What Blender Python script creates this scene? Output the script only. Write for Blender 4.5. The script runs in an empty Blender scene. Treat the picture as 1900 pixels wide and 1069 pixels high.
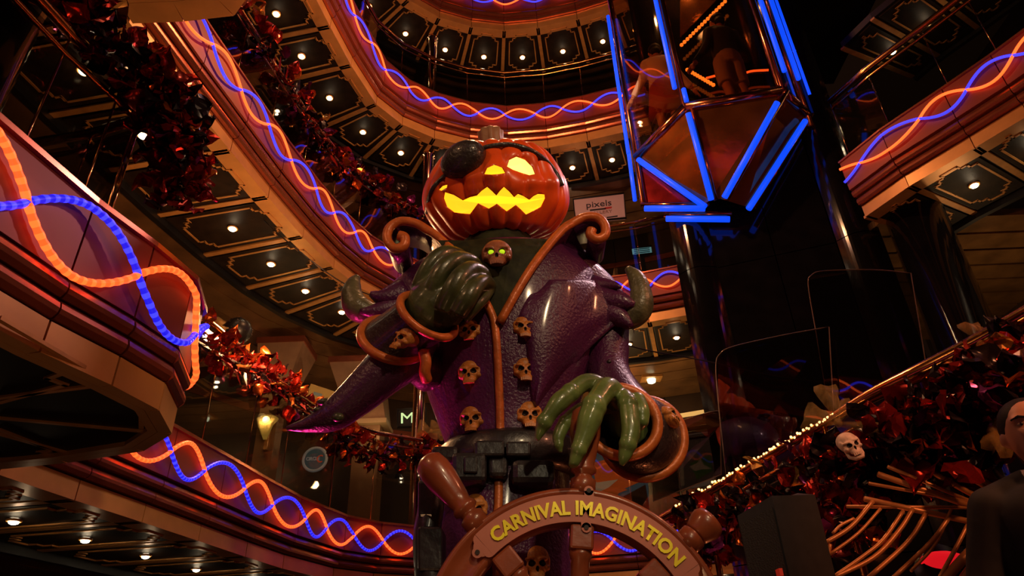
import bpy, bmesh, math, random
from mathutils import Vector, Matrix, noise
from mathutils.bvhtree import BVHTree

random.seed(7)
SC = bpy.context.scene
COL = SC.collection
PI = math.pi

# ------------------------------------------------------------------ camera
EYE = 1.65                       # standing eye height over the lobby floor
FPX = 1267.0                     # 24 mm lens on a 36 mm sensor, 1900 px wide
cu = Vector((865 - 950, -1618 - 534.5, FPX)).normalized()     # world up seen by the lens
cf = (Vector((0, 0, 1)) - cu * cu.z).normalized()
cr = cf.cross(cu)
if cr.x < 0:
    cr = -cr
ROT = Matrix((cr, cf, cu))       # lens axes -> world axes
cam_data = bpy.data.cameras.new('camera')
cam = bpy.data.objects.new('camera', cam_data)
COL.objects.link(cam)
cam_data.sensor_width = 36.0
cam_data.lens = FPX / 1900 * 36
cam_data.clip_start = 0.05
cam_data.clip_end = 200
mr = Matrix((ROT @ Vector((1, 0, 0)), ROT @ Vector((0, -1, 0)), ROT @ Vector((0, 0, -1)))).transposed()
cam.matrix_world = Matrix.Translation((0, 0, EYE)) @ mr.to_4x4()
SC.camera = cam

# ------------------------------------------------------------------ colour, world, large lights
SC.view_settings.view_transform = 'Standard'
SC.view_settings.look = 'None'
SC.view_settings.exposure = 0.0
SC.view_settings.gamma = 1.0
SC.view_settings.use_curve_mapping = False
world = bpy.data.worlds.new('lobby_dark')
SC.world = world
world.use_nodes = True
world.node_tree.nodes['Background'].inputs[0].default_value = (1.0, 0.42, 0.2, 1)
world.node_tree.nodes['Background'].inputs[1].default_value = 0.006


def lamp(kind, name, loc, target, power, color, size=0.1, angle=60, blend=0.5):
    d = bpy.data.lights.new(name, kind)
    d.energy = power
    d.color = color
    if kind == 'AREA':
        d.size = size
    else:
        d.shadow_soft_size = size
    if kind == 'SPOT':
        d.spot_size = math.radians(angle)
        d.spot_blend = blend
    o = bpy.data.objects.new(name, d)
    COL.objects.link(o)
    o.location = loc
    if target is not None:
        o.rotation_euler = (Vector(target) - Vector(loc)).to_track_quat('-Z', 'Y').to_euler()
    return o


WARM = (1.0, 0.72, 0.42)
# unseen spots lighting the statue, placed behind the camera and around the figure
lamp('SPOT', 'statue_spot', (1.8, -1.4, 5.4), (0.05, 3.1, 3.7), 360, (1.0, 0.68, 0.38), 0.12, 46)
lamp('SPOT', 'statue_spot', (-2.6, 0.4, 5.6), (-0.35, 3.1, 3.6), 90, (1.0, 0.50, 0.24), 0.1, 44)
lamp('SPOT', 'statue_spot', (-2.0, 4.6, 1.3), (-0.5, 3.3, 3.4), 420, (1.0, 0.03, 0.25), 0.1, 50)
lamp('SPOT', 'statue_spot', (2.6, 4.4, 6.4), (0.35, 3.3, 4.0), 230, (1.0, 0.60, 0.62), 0.1, 40)
lamp('SPOT', 'statue_spot', (0.7, -0.6, 3.4), (0.33, 2.75, 2.2), 60, (1.0, 0.80, 0.5), 0.05, 26)  # extra unseen spot added to brighten the wheel and its lettering
# unseen fill lamps added to brighten the deck fronts, walkways, stair and lift
lamp('POINT', 'deck_fill', (0.0, 4.8, 8.0), None, 240, (1.0, 0.45, 0.2), 0.06)
lamp('POINT', 'deck_fill', (-1.9, 5.0, 4.3), None, 80, (1.0, 0.48, 0.2), 0.06)
lamp('POINT', 'deck_fill', (-0.7, 1.3, 1.3), None, 7, (1.0, 0.5, 0.22), 0.06)
lamp('POINT', 'deck_fill', (2.4, 2.0, 4.4), None, 60, (1.0, 0.34, 0.16), 0.06)
lamp('SPOT', 'stair_fill', (2.4, 0.6, 3.6), (1.9, 3.1, 1.8), 130, (1.0, 0.36, 0.14), 0.1, 44)  # unseen spot added to brighten the sunburst bars and stair garland
lamp('POINT', 'deck_fill', (1.2, 3.7, 1.3), None, 9, (1.0, 0.24, 0.08), 0.06)
lamp('POINT', 'walkway_fill', (1.6, 9.6, 4.6), None, 45, (1.0, 0.62, 0.25), 0.06)  # unseen fill added to brighten the plank ceiling
lamp('POINT', 'walkway_fill', (-2.3, 8.9, 4.7), None, 9, (1.0, 0.60, 0.28), 0.06)
lamp('POINT', 'walkway_fill', (5.4, 6.6, 4.4), None, 16, (1.0, 0.6, 0.28), 0.06)  # unseen fill added to brighten the wood slats
lamp('POINT', 'walkway_fill', (1.2, 9.8, 7.4), None, 14, (1.0, 0.6, 0.35), 0.06)
lamp('POINT', 'lift_fill', (2.6, 6.1, 10.6), None, 40, (1.0, 0.6, 0.3), 0.06)  # unseen fill added so the people in the car show

# ------------------------------------------------------------------ pixel -> place
def ray(px, py):
    return ROT @ Vector((px - 950, py - 534.5, FPX))


def atz(px, py, z):              # point of the sight line on the level z
    d = ray(px, py)
    return Vector((0, 0, EYE)) + d * ((z - EYE) / d.z)


def aty(px, py, y):              # point of the sight line on the upright plane y
    d = ray(px, py)
    return Vector((0, 0, EYE)) + d * (y / d.y)


def mpp(p):                      # metres one pixel covers at a point
    return ((p - Vector((0, 0, EYE))).dot(ROT @ Vector((0, 0, 1)))) / FPX


# ------------------------------------------------------------------ materials
MATS = {}


def mat(name, col, metal=0.0, rough=0.5, emit=None, strength=0.0, vary=0.0, vscale=6.0, bump=0.0, bscale=40.0,
        alpha=1.0, trans=0.0, ior=1.45, coat=0.0, spec=0.5):
    if name in MATS:
        return MATS[name]
    m = bpy.data.materials.new(name)
    m.use_nodes = True
    nt = m.node_tree
    b = nt.nodes['Principled BSDF']
    b.inputs['Base Color'].default_value = (*col, 1)
    b.inputs['Metallic'].default_value = metal
    b.inputs['Roughness'].default_value = rough
    b.inputs['IOR'].default_value = ior
    b.inputs['Coat Weight'].default_value = coat
    b.inputs['Coat Roughness'].default_value = 0.12
    b.inputs['Specular IOR Level'].default_value = spec
    b.inputs['Transmission Weight'].default_value = trans
    b.inputs['Alpha'].default_value = alpha
    tc = nt.nodes.new('ShaderNodeTexCoord')
    if vary > 0:
        n = nt.nodes.new('ShaderNodeTexNoise')
        n.inputs['Scale'].default_value = vscale
        n.inputs['Detail'].default_value = 5
        nt.links.new(tc.outputs['Object'], n.inputs['Vector'])
        r = nt.nodes.new('ShaderNodeValToRGB')
        r.color_ramp.elements[0].position = 0.3
        r.color_ramp.elements[1].position = 0.7
        r.color_ramp.elements[0].color = (*[c * (1 - vary) for c in col], 1)
        r.color_ramp.elements[1].color = (*[min(1, c * (1 + vary)) for c in col], 1)
        nt.links.new(n.outputs['Fac'], r.inputs['Fac'])
        nt.links.new(r.outputs['Color'], b.inputs['Base Color'])
    if bump > 0:
        n2 = nt.nodes.new('ShaderNodeTexNoise')
        n2.inputs['Scale'].default_value = bscale
        n2.inputs['Detail'].default_value = 3
        nt.links.new(tc.outputs['Object'], n2.inputs['Vector'])
        bp = nt.nodes.new('ShaderNodeBump')
        bp.inputs['Strength'].default_value = bump
        bp.inputs['Distance'].default_value = 0.01
        nt.links.new(n2.outputs['Fac'], bp.inputs['Height'])
        nt.links.new(bp.outputs['Normal'], b.inputs['Normal'])
    if emit is not None:
        b.inputs['Emission Color'].default_value = (*emit, 1)
        b.inputs['Emission Strength'].default_value = strength
    MATS[name] = m
    return m


def glass_mat(name, tint, rough=0.03, mix=0.12):
    """Thin tinted pane: mostly see-through, with a mirror-like film."""
    m = bpy.data.materials.new(name)
    m.use_nodes = True
    nt = m.node_tree
    nt.nodes.remove(nt.nodes['Principled BSDF'])
    out = nt.nodes['Material Output']
    t = nt.nodes.new('ShaderNodeBsdfTransparent')
    t.inputs['Color'].default_value = (*tint, 1)
    g = nt.nodes.new('ShaderNodeBsdfGlossy')
    g.inputs['Roughness'].default_value = rough
    g.inputs['Color'].default_value = (0.9, 0.9, 0.9, 1)
    f = nt.nodes.new('ShaderNodeLayerWeight')
    f.inputs['Blend'].default_value = 0.5
    pw = nt.nodes.new('ShaderNodeMath')
    pw.operation = 'POWER'
    pw.inputs[1].default_value = 4.0
    nt.links.new(f.outputs['Facing'], pw.inputs[0])
    a = nt.nodes.new('ShaderNodeMath')
    a.operation = 'ADD'
    a.use_clamp = True
    a.inputs[1].default_value = mix
    nt.links.new(pw.outputs[0], a.inputs[0])
    x = nt.nodes.new('ShaderNodeMixShader')
    nt.links.new(a.outputs[0], x.inputs['Fac'])
    nt.links.new(t.outputs[0], x.inputs[1])
    nt.links.new(g.outputs[0], x.inputs[2])
    nt.links.new(x.outputs[0], out.inputs['Surface'])
    MATS[name] = m
    return m


M_PANEL = mat('soffit_panel', (0.020, 0.011, 0.006), 0.0, 0.5, spec=0.15, vary=0.35, vscale=9, bump=0.12, bscale=25)
M_SOFFIT = mat('soffit_black', (0.012, 0.008, 0.006), 0.0, 0.5, vary=0.2)
M_GOLD = mat('gold_strip', (0.60, 0.28, 0.08), 0.25, 0.36, vary=0.15, vscale=12)
M_BAND = mat('gold_band', (0.66, 0.32, 0.10), 0.3, 0.34, vary=0.12, vscale=5)
M_FASCIA = mat('copper_panel', (0.25, 0.040, 0.022), 0.25, 0.48, vary=0.1, vscale=4)
M_MOULD = mat('copper_moulding', (0.46, 0.13, 0.07), 0.75, 0.24, vary=0.12, vscale=6)
M_BRASS = mat('brass_tube', (0.75, 0.36, 0.12), 1.0, 0.16, vary=0.08)
M_BLACKG = mat('black_gloss', (0.006, 0.005, 0.006), 0.0, 0.07, vary=0.3, coat=0.5)
M_BLACKS = mat('black_satin', (0.012, 0.010, 0.010), 0.0, 0.35, vary=0.3)
M_DARKWALL = mat('dark_wall', (0.045, 0.026, 0.016), 0.0, 0.35, vary=0.35, vscale=2)
M_GLASS = glass_mat('rail_glass', (0.62, 0.60, 0.55), 0.02, 0.05)
M_RED = mat('rope_red', (0.5, 0.05, 0.02), 0, 0.4, emit=(1.0, 0.105, 0.016), strength=2.4)
M_RED2 = mat('rope_red_joint', (0.5, 0.05, 0.02), 0, 0.4, emit=(1.0, 0.08, 0.012), strength=1.9)
M_BLUE = mat('rope_blue', (0.04, 0.04, 0.5), 0, 0.4, emit=(0.035, 0.035, 1.0), strength=1.9)
M_BLUE2 = mat('rope_blue_joint', (0.04, 0.04, 0.5), 0, 0.4, emit=(0.012, 0.012, 0.9), strength=0.9)
M_BULB = mat('bulb', (1, 0.9, 0.75), 0, 0.4, emit=(1.0, 0.80, 0.52), strength=26.0)


# ------------------------------------------------------------------ mesh helper
class MB:
    def __init__(s):
        s.v, s.f, s.mi = [], [], []

    def add(s, vs, fs, mi=0):
        k = len(s.v)
        s.v += [Vector(p) for p in vs]
        for f in fs:
            s.f.append([i + k for i in f])
            s.mi.append(mi)
        return s

    def hexa(s, b, t, mi=0):     # four bottom points, four top points
        return s.add(list(b) + list(t), [(3, 2, 1, 0), (4, 5, 6, 7), (0, 1, 5, 4), (1, 2, 6, 5), (2, 3, 7, 6), (3, 0, 4, 7)], mi)

    def box(s, a, b, mi=0):
        (x0, y0, z0), (x1, y1, z1) = a, b
        return s.hexa([(x0, y0, z0), (x1, y0, z0), (x1, y1, z0), (x0, y1, z0)], [(x0, y0, z1), (x1, y0, z1), (x1, y1, z1), (x0, y1, z1)], mi)

    def prism(s, poly, off, mi=0):   # closed polygon pushed along a vector
        n = len(poly)
        off = Vector(off)
        p = [Vector(q) for q in poly]
        return s.add(p + [q + off for q in p], [tuple(range(n))[::-1], tuple(range(n, 2 * n))] + [(i, (i + 1) % n, n + (i + 1) % n, n + i) for i in range(n)], mi)

    def loft(s, rings, cap=True, close=False, mi=0):
        n = len(rings[0])
        vs = [p for r in rings for p in r]
        fs = []
        m = len(rings)
        for j in range(m if close else m - 1):
            a, b = j * n, ((j + 1) % m) * n
            fs += [(a + i, a + (i + 1) % n, b + (i + 1) % n, b + i) for i in range(n)]
        if cap and not close:
            fs += [tuple(range(n))[::-1], tuple(range((m - 1) * n, m * n))]
        return s.add(vs, fs, mi)

    def tube(s, pts, r, n=8, closed=False, cap=True, mi=0, flat=1.0, up=None):
        pts = [Vector(p) for p in pts]
        m = len(pts)
        rs = r if isinstance(r, (list, tuple)) else [r] * m
        rings = []
        nrm = None
        for i in range(m):
            a = pts[i - 1] if (i > 0 or closed) else pts[i]
            b = pts[(i + 1) % m] if (i < m - 1 or closed) else pts[i]
            t = (b - a)
            if t.length < 1e-9:
                t = Vector((0, 0, 1))
            t.normalize()
            if nrm is None:
                nrm = Vector(up) if up is not None else t.orthogonal()
            nrm = nrm - t * nrm.dot(t)
            if nrm.length < 1e-6:
                nrm = t.orthogonal()
            nrm.normalize()
            bi = t.cross(nrm)
            rings.append([pts[i] + nrm * (math.cos(q * 2 * PI / n) * rs[i] * flat) + bi * (math.sin(q * 2 * PI / n) * rs[i]) for q in range(n)])
        return s.loft(rings, cap, closed, mi)

    def ball(s, c, r, nu=12, nv=8, mi=0):
        rx, ry, rz = r if isinstance(r, (list, tuple)) else (r, r, r)
        c = Vector(c)
        vs = [c + Vector((0, 0, -rz))]
        for j in range(1, nv):
            a = -PI / 2 + PI * j / nv
            vs += [c + Vector((rx * math.cos(a) * math.cos(2 * PI * i / nu), ry * math.cos(a) * math.sin(2 * PI * i / nu), rz * math.sin(a))) for i in range(nu)]
        vs.append(c + Vector((0, 0, rz)))
        fs = [(0, 1 + (i + 1) % nu, 1 + i) for i in range(nu)]
        for j in range(nv - 2):
            a = 1 + j * nu
            fs += [(a + i, a + (i + 1) % nu, a + nu + (i + 1) % nu, a + nu + i) for i in range(nu)]
        a = 1 + (nv - 2) * nu
        fs += [(a + i, a + (i + 1) % nu, len(vs) - 1) for i in range(nu)]
        return s.add(vs, fs, mi)

    def lathe(s, prof, c=(0, 0, 0), axis=(0, 0, 1), n=16, mi=0):   # profile of (radius, height)
        c, ax = Vector(c), Vector(axis).normalized()
        u = ax.orthogonal().normalized()
        w = ax.cross(u)
        return s.loft([[c + ax * h + u * (r * math.cos(2 * PI * i / n)) + w * (r * math.sin(2 * PI * i / n)) for i in range(n)] for r, h in prof], True, False, mi)

    def mesh(s, name, mats, smooth=False, origin=(0, 0, 0)):
        me = bpy.data.meshes.new(name)
        o = Vector(origin)
        me.from_pydata([p - o for p in s.v], [], s.f)
        for m in (mats if isinstance(mats, (list, tuple)) else [mats]):
            me.materials.append(m)
        if any(s.mi):
            me.polygons.foreach_set('material_index', s.mi)
        if smooth:
            me.polygons.foreach_set('use_smooth', [True] * len(me.polygons))
        me.update()
        return me

    def obj(s, name, mats, parent=None, smooth=False, at=None):
        """Link the collected shape as ONE mesh object; points are in world space."""
        if parent is not None:
            org = wloc(parent)
        elif at is not None:
            org = Vector(at)
        else:
            n = max(1, len(s.v))
            org = Vector((sum(p.x for p in s.v) / n, sum(p.y for p in s.v) / n, min(p.z for p in s.v)))
        o = bpy.data.objects.new(name, s.mesh(name, mats, smooth, org))
        COL.objects.link(o)
        if parent is not None:
            o.parent = parent
        else:
            o.location = org
        return o


def wloc(o):
    p = Vector((0, 0, 0))
    while o is not None:
        p = p + o.location
        o = o.parent
    return p


def tag(o, label=None, cat=None, group=None, kind=None):
    for k, v in (('label', label), ('category', cat), ('group', group), ('kind', kind)):
        if v:
            o[k] = v
    return o


def thing(name, loc, label, cat, group=None):
    o = bpy.data.objects.new(name, None)
    o.empty_display_size = 0.1
    COL.objects.link(o)
    o.location = loc
    return tag(o, label, cat, group)


def setting(name, loc=(0, 0, 0)):
    o = bpy.data.objects.new(name, None)
    COL.objects.link(o)
    o.location = loc
    return tag(o, kind='structure')


def inst(data, name, parent, loc, rot=(0, 0, 0), scale=(1, 1, 1)):
    """A further object on shared mesh data; loc is in the parent's space."""
    o = bpy.data.objects.new(name, data)
    COL.objects.link(o)
    o.parent = parent
    o.location = loc
    o.rotation_euler = rot
    o.scale = scale
    return o


def copy_tree(o, loc, label=None, rotz=None):
    r = o.copy()
    COL.objects.link(r)
    r.location = loc
    if rotz is not None:
        r.rotation_euler = (0, 0, rotz)
    if label:
        r['label'] = label
    for ch in o.children:
        c = ch.copy()
        COL.objects.link(c)
        c.parent = r
        for g in ch.children:
            d = g.copy()
            COL.objects.link(d)
            d.parent = c
    return r


def applied(o, mods):
    """Run modifiers on an object and keep the resulting mesh."""
    for kind, kw in mods:
        m = o.modifiers.new(kind.lower(), kind)
        for k, v in kw.items():
            setattr(m, k, v)
    dg = bpy.context.evaluated_depsgraph_get()
    me = bpy.data.meshes.new_from_object(o.evaluated_get(dg))
    o.modifiers.clear()
    old = o.data
    o.data = me
    bpy.data.meshes.remove(old)
    return o


def catmull(pts, k=6, closed=False):
    pts = [Vector(p) for p in pts]
    n = len(pts)
    out = []
    for i in range(n if closed else n - 1):
        p0 = pts[(i - 1) % n] if (closed or i > 0) else pts[0] * 2 - pts[1]
        p1, p2 = pts[i], pts[(i + 1) % n]
        p3 = pts[(i + 2) % n] if (closed or i < n - 2) else p2 * 2 - p1
        for j in range(k):
            t = j / k
            out.append(0.5 * ((2 * p1) + (p2 - p0) * t + (2 * p0 - 5 * p1 + 4 * p2 - p3) * t * t + (3 * p1 - p0 - 3 * p2 + p3) * t ** 3))
    if not closed:
        out.append(pts[-1])
    return out


def text_mesh(s, size=1.0, bold=0.0, extrude=0.0):
    """Vertices and faces of a line of lettering, centred, in its own x-y plane."""
    cu_ = bpy.data.curves.new('lettering', 'FONT')
    cu_.body = s
    cu_.size = size
    cu_.offset = bold
    cu_.extrude = extrude
    cu_.align_x = 'CENTER'
    cu_.align_y = 'CENTER'
    cu_.resolution_u = 3
    o = bpy.data.objects.new('lettering', cu_)
    COL.objects.link(o)
    dg = bpy.context.evaluated_depsgraph_get()
    me = bpy.data.meshes.new_from_object(o.evaluated_get(dg))
    vs = [v.co.copy() for v in me.vertices]
    fs = [tuple(p.vertices) for p in me.polygons]
    bpy.data.objects.remove(o)
    bpy.data.curves.remove(cu_)
    bpy.data.meshes.remove(me)
    return vs, fs


# ------------------------------------------------------------------ deck plan
A_S, A_T = 2.57, 3.12
B_S, B_T = 5.72, 6.40
C_S, C_T = 8.59, 9.38
D_S, D_T = 11.15, 11.95


def P2(*q):
    return [Vector((x, y, 0)) for x, y in q]


FAR = [(-1.93, 6.30), (-1.75, 6.72), (-1.46, 7.12), (-1.04, 7.42), (-0.55, 7.63), (0.02, 7.75), (0.62, 7.72), (1.20, 7.60), (1.72, 7.45), (2.2, 7.28)]
RING_A = P2((-2.36, 3.05), (-2.30, 3.55), (-2.22, 4.1), (-2.14, 4.7), (-2.06, 5.35), (-1.97, 5.95), *FAR[1:])
RING_B = P2((-2.58, 3.05), (-2.48, 3.75), (-2.37, 4.41), (-2.26, 5.06), (-2.12, 5.72), (-1.95, 6.32), (-1.76, 6.77), (-1.47, 7.2), (-1.06, 7.56), (-0.57, 7.82), (0.02, 7.98), (0.62, 8.05), (1.20, 8.03), (1.77, 7.93), (2.34, 7.75))
RING_C = P2((-2.42, 3.55), (-2.30, 4.18), (-2.17, 4.81), (-2.06, 5.44), (-1.94, 6.04), *FAR[1:])
RING_D = P2((-2.1, 5.2), (-1.98, 5.9), (-1.76, 6.5), (-1.46, 7.0), (-1.01, 7.35), (-0.5, 7.55), (0.04, 7.65), (0.6, 7.62), (1.25, 7.48), (1.8, 7.3), (2.2, 7.1))
NOSE_A = P2((-1.75, -0.6), (-1.66, 0.1), (-1.58, 0.8), (-1.50, 1.35), (-1.42, 1.83), (-1.345, 2.1), (-1.30, 2.34), (-1.37, 2.60), (-1.58, 2.80), (-1.97, 2.92), (-2.34, 2.98))
NOSE_B = P2((-1.9, 0.2), (-1.80, 1.0), (-1.72, 1.7), (-1.64, 2.3), (-1.62, 2.7), (-1.70, 2.93), (-1.84, 3.07), (-2.2, 3.10), (-2.56, 3.10))
BACK_B = P2((5.05, 3.2), (5.25, 2.0), (4.95, 0.5), (4.1, -1.2), (2.5, -2.4), (0.4, -2.8), (-1.2, -2.0), (-1.9, 0.2))
RIGHT_B = P2((3.66, 5.76), (3.88, 5.28), (4.22, 4.75), (4.46, 4.36), (4.75, 3.8), (5.05, 3.2))


def offs(poly, d):
    """Parallel of an open plan line; positive d moves it to the right-hand side."""
    out = []
    n = len(poly)
    for i in range(n):
        ns = []
        if i > 0:
            t = (poly[i] - poly[i - 1]).normalized()
            ns.append(Vector((t.y, -t.x, 0)))
        if i < n - 1:
            t = (poly[i + 1] - poly[i]).normalized()
            ns.append(Vector((t.y, -t.x, 0)))
        m = sum(ns, Vector((0, 0, 0))).normalized()
        out.append(poly[i] + m * (d / max(0.35, m.dot(ns[0]))))
    return out


def zz(p, z):
    return Vector((p.x, p.y, z))


def along(poly, step):
    """Points every «step» along a plan line, with the right-hand normal there."""
    out = []
    acc = 0.0
    for i in range(len(poly) - 1):
        a, b = poly[i], poly[i + 1]
        L = (b - a).length
        t = (b - a) / L
        n = Vector((t.y, -t.x, 0))
        while acc <= L:
            out.append((a + t * acc, n))
            acc += step
        acc -= L
    return out


def smooth_normals(pl, w=4):
    res = []
    for i in range(len(pl)):
        n = sum((pl[j][1] for j in range(max(0, i - w), min(len(pl), i + w + 1))), Vector((0, 0, 0)))
        res.append((pl[i][0], n.normalized()))
    return res


def fascia(name, poly, zs, zt, lip=0.16, out=1.0):
    """Stepped deck front: every bay is its own panel, mouldings and gold band."""
    root = setting(name, zz(poly[len(poly) // 2], zs))
    H = zt - zs
    steps = [('edge_band', M_BAND, 0.0, 0.0, 0.19, 0.0), ('moulding', M_MOULD, 0.035, 0.205, 0.115, 0.018), ('moulding', M_MOULD, 0.07, 0.335, 0.115, 0.018),
             ('fascia_panel', M_FASCIA, 0.10, 0.465, 0.535, 0.0)]
    for nm, m, d, f0, fh, bul in steps:
        z0, z1 = zs + H * f0, zs + H * (f0 + fh)
        d *= out
        front = offs(poly, d)
        back = offs(poly, d - (lip if nm == 'edge_band' else 0.16))
        for i in range(len(poly) - 1):
            a, b, a2, b2 = front[i], front[i + 1], back[i], back[i + 1]
            t = (b - a).normalized() * 0.004
            mb = MB()
            a, b = a + t, b - t
            if bul:
                n = Vector((t.y, -t.x, 0)).normalized()
                zm = (z0 + z1) / 2
                ring = lambda p, q: [zz(q, z0), zz(p, z0), zz(p + n * bul * 0.8, z0 + (z1 - z0) * 0.25), zz(p + n * bul, zm), zz(p + n * bul * 0.7, z0 + (z1 - z0) * 0.8), zz(p, z1), zz(q, z1)]
                mb.loft([ring(a, a2), ring(b, b2)])
            else:
                mb.hexa([zz(a2, z0), zz(a, z0), zz(b, z0), zz(b2, z0)], [zz(a2, z1), zz(a, z1), zz(b, z1), zz(b2, z1)])
            mb.obj(nm, m, root)
    cap = MB()
    c0, c1 = offs(poly, 0.10 * out + .015), offs(poly, -0.2)
    for i in range(len(poly) - 1):
        cap.hexa([zz(c1[i], zt), zz(c0[i], zt), zz(c0[i + 1], zt), zz(c1[i + 1], zt)], [zz(c1[i], zt + .02), zz(c0[i], zt + .02), zz(c0[i + 1], zt + .02), zz(c1[i + 1], zt + .02)])
    cap.obj('ledge', M_MOULD, root)
    return root


def quad_uv(q, u, v, z):
    i0, i1, o0, o1 = q
    p = (i0 * (1 - u) + i1 * u) * (1 - v) + (o0 * (1 - u) + o1 * u) * v
    return zz(p, z)


BULB = MB().lathe([(0.026, 0.0), (0.034, -0.012), (0.03, -0.026), (0.012, -0.034)], n=12).mesh('lens', M_BULB, True)
BEZEL = MB().lathe([(0.052, 0.0), (0.052, -0.012), (0.042, -0.016), (0.036, -0.006), (0.036, 0.0)], n=16).mesh('bezel', M_GOLD, True)
LIGHT_LOCS = []


def downlight(p, label, group, power=0.5, scale=1.0):
    t = thing('downlight', p, label, 'ceiling light', group)
    inst(BEZEL, 'bezel', t, (0, 0, 0), scale=(scale,) * 3)
    inst(BULB, 'lens', t, (0, 0, 0), scale=(scale,) * 3)
    d = bpy.data.lights.get('downlight_glow_%.2f' % power)
    if d is None:
        d = bpy.data.lights.new('downlight_glow_%.2f' % power, 'POINT')
        d.energy = power
        d.color = (1.0, 0.74, 0.45)
        d.shadow_soft_size = 0.02
    o = bpy.data.objects.new('downlight_glow', d)
    COL.objects.link(o)
    o.parent = t
    o.location = (0, 0, -0.095)
    return t


def soffit(name, poly, zs, depth, labels, group, lights=True, vlight=0.5, skip=(), power=0.5, scale=1.0):
    """Underside of a deck: dark boards in gold notched frames, parted by gold strips."""
    root = setting(name, zz(poly[len(poly) // 2], zs))
    inn, out = offs(poly, -0.02), offs(poly, -depth)
    base = MB()
    for i in range(len(poly) - 1):
        base.hexa([zz(out[i], zs + .02), zz(inn[i], zs + .02), zz(inn[i + 1], zs + .02), zz(out[i + 1], zs + .02)],
                  [zz(out[i], zs + .12), zz(inn[i], zs + .12), zz(inn[i + 1], zs + .12), zz(out[i + 1], zs + .12)])
    base.obj('slab', M_SOFFIT, root)
    for i in range(len(poly)):
        a, b = inn[i], out[i]
        t = (b - a).normalized()
        n = Vector((t.y, -t.x, 0))
        mb = MB()
        w = 0.028
        mb.hexa([zz(a - n * w, zs), zz(a + n * w, zs), zz(b + n * w, zs), zz(b - n * w, zs)], [zz(a - n * w, zs + .03), zz(a + n * w, zs + .03), zz(b + n * w, zs + .03), zz(b - n * w, zs + .03)])
        mb.obj('strip', M_GOLD, root)
    for i in range(len(poly) - 1):
        q = (inn[i], inn[i + 1], out[i], out[i + 1])
        w0 = (inn[i + 1] - inn[i]).length
        w1 = (out[i + 1] - out[i]).length
        L = ((out[i] + out[i + 1]) / 2 - (inn[i] + inn[i + 1]) / 2).length
        W = (w0 + w1) / 2
        eu, ev = 0.055 / W, 0.04 / L
        b = MB()
        c = [(eu, ev), (1 - eu, ev), (1 - eu, 1 - ev), (eu, 1 - ev)]
        b.hexa([quad_uv(q, u, v, zs + .002) for u, v in c], [quad_uv(q, u, v, zs + .03) for u, v in c])
        p = b.obj('panel', M_PANEL, root)
        mu, mv, nu, nv = 0.105 / W, 0.10 / L, 0.06 / W, 0.06 / L
        half = [(mu, mv + 2 * nv), (mu + nu, mv + 2 * nv), (mu + nu, mv + nv), (mu + 2 * nu, mv + nv), (mu + 2 * nu, mv)]
        loop = half + [(1 - u, v) for u, v in half[::-1]] + [(1 - u, 1 - v) for u, v in half] + [(u, 1 - v) for u, v in half[::-1]]
        ln = MB()
        pts = [quad_uv(q, u, v, zs - .006) for u, v in loop]
        m = len(pts)
        ww = 0.009
        for k in range(m):
            a_, b_ = pts[k], pts[(k + 1) % m]
            t = (b_ - a_).normalized()
            n = Vector((t.y, -t.x, 0)) * ww
            a_, b_ = a_ - t * ww, b_ + t * ww
            up = Vector((0, 0, 0.01))
            ln.hexa([a_ - n, a_ + n, b_ + n, b_ - n], [a_ - n + up, a_ + n + up, b_ + n + up, b_ - n + up])
        ln.obj('inlay', M_GOLD, p)
        if lights and i not in skip:
            downlight(quad_uv(q, 0.5, vlight, zs - .003), labels(i), group, power, scale)
    # raised dark lip where the boards end
    lip = MB()
    o2 = offs(poly, -depth - 0.06)
    for i in range(len(poly) - 1):
        lip.hexa([zz(o2[i], zs - .05), zz(out[i], zs - .05), zz(out[i + 1], zs - .05), zz(o2[i + 1], zs - .05)], [zz(o2[i], zs + .12), zz(out[i], zs + .12), zz(out[i + 1], zs + .12), zz(o2[i + 1], zs + .12)])
    lip.obj('lip', M_BLACKS, root)
    return root


def on_front(px, py, poly, d=0.13):
    """Arc length along a plan line where a sight line meets the upright face over it."""
    L = offs(poly, d)
    r = ray(px, py)
    best = None
    acc = 0.0
    for i in range(len(L) - 1):
        a, b = L[i], L[i + 1]
        e = b - a
        den = r.x * e.y - r.y * e.x
        if abs(den) > 1e-9:
            t = (a.x * e.y - a.y * e.x) / den
            u = (a.x * r.y - a.y * r.x) / den
            if t > 0 and -1e-6 <= u <= 1 + 1e-6 and (best is None or t < best[0]):
                best = (t, acc + u * e.length)
        acc += e.length
    return best[1]


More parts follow.
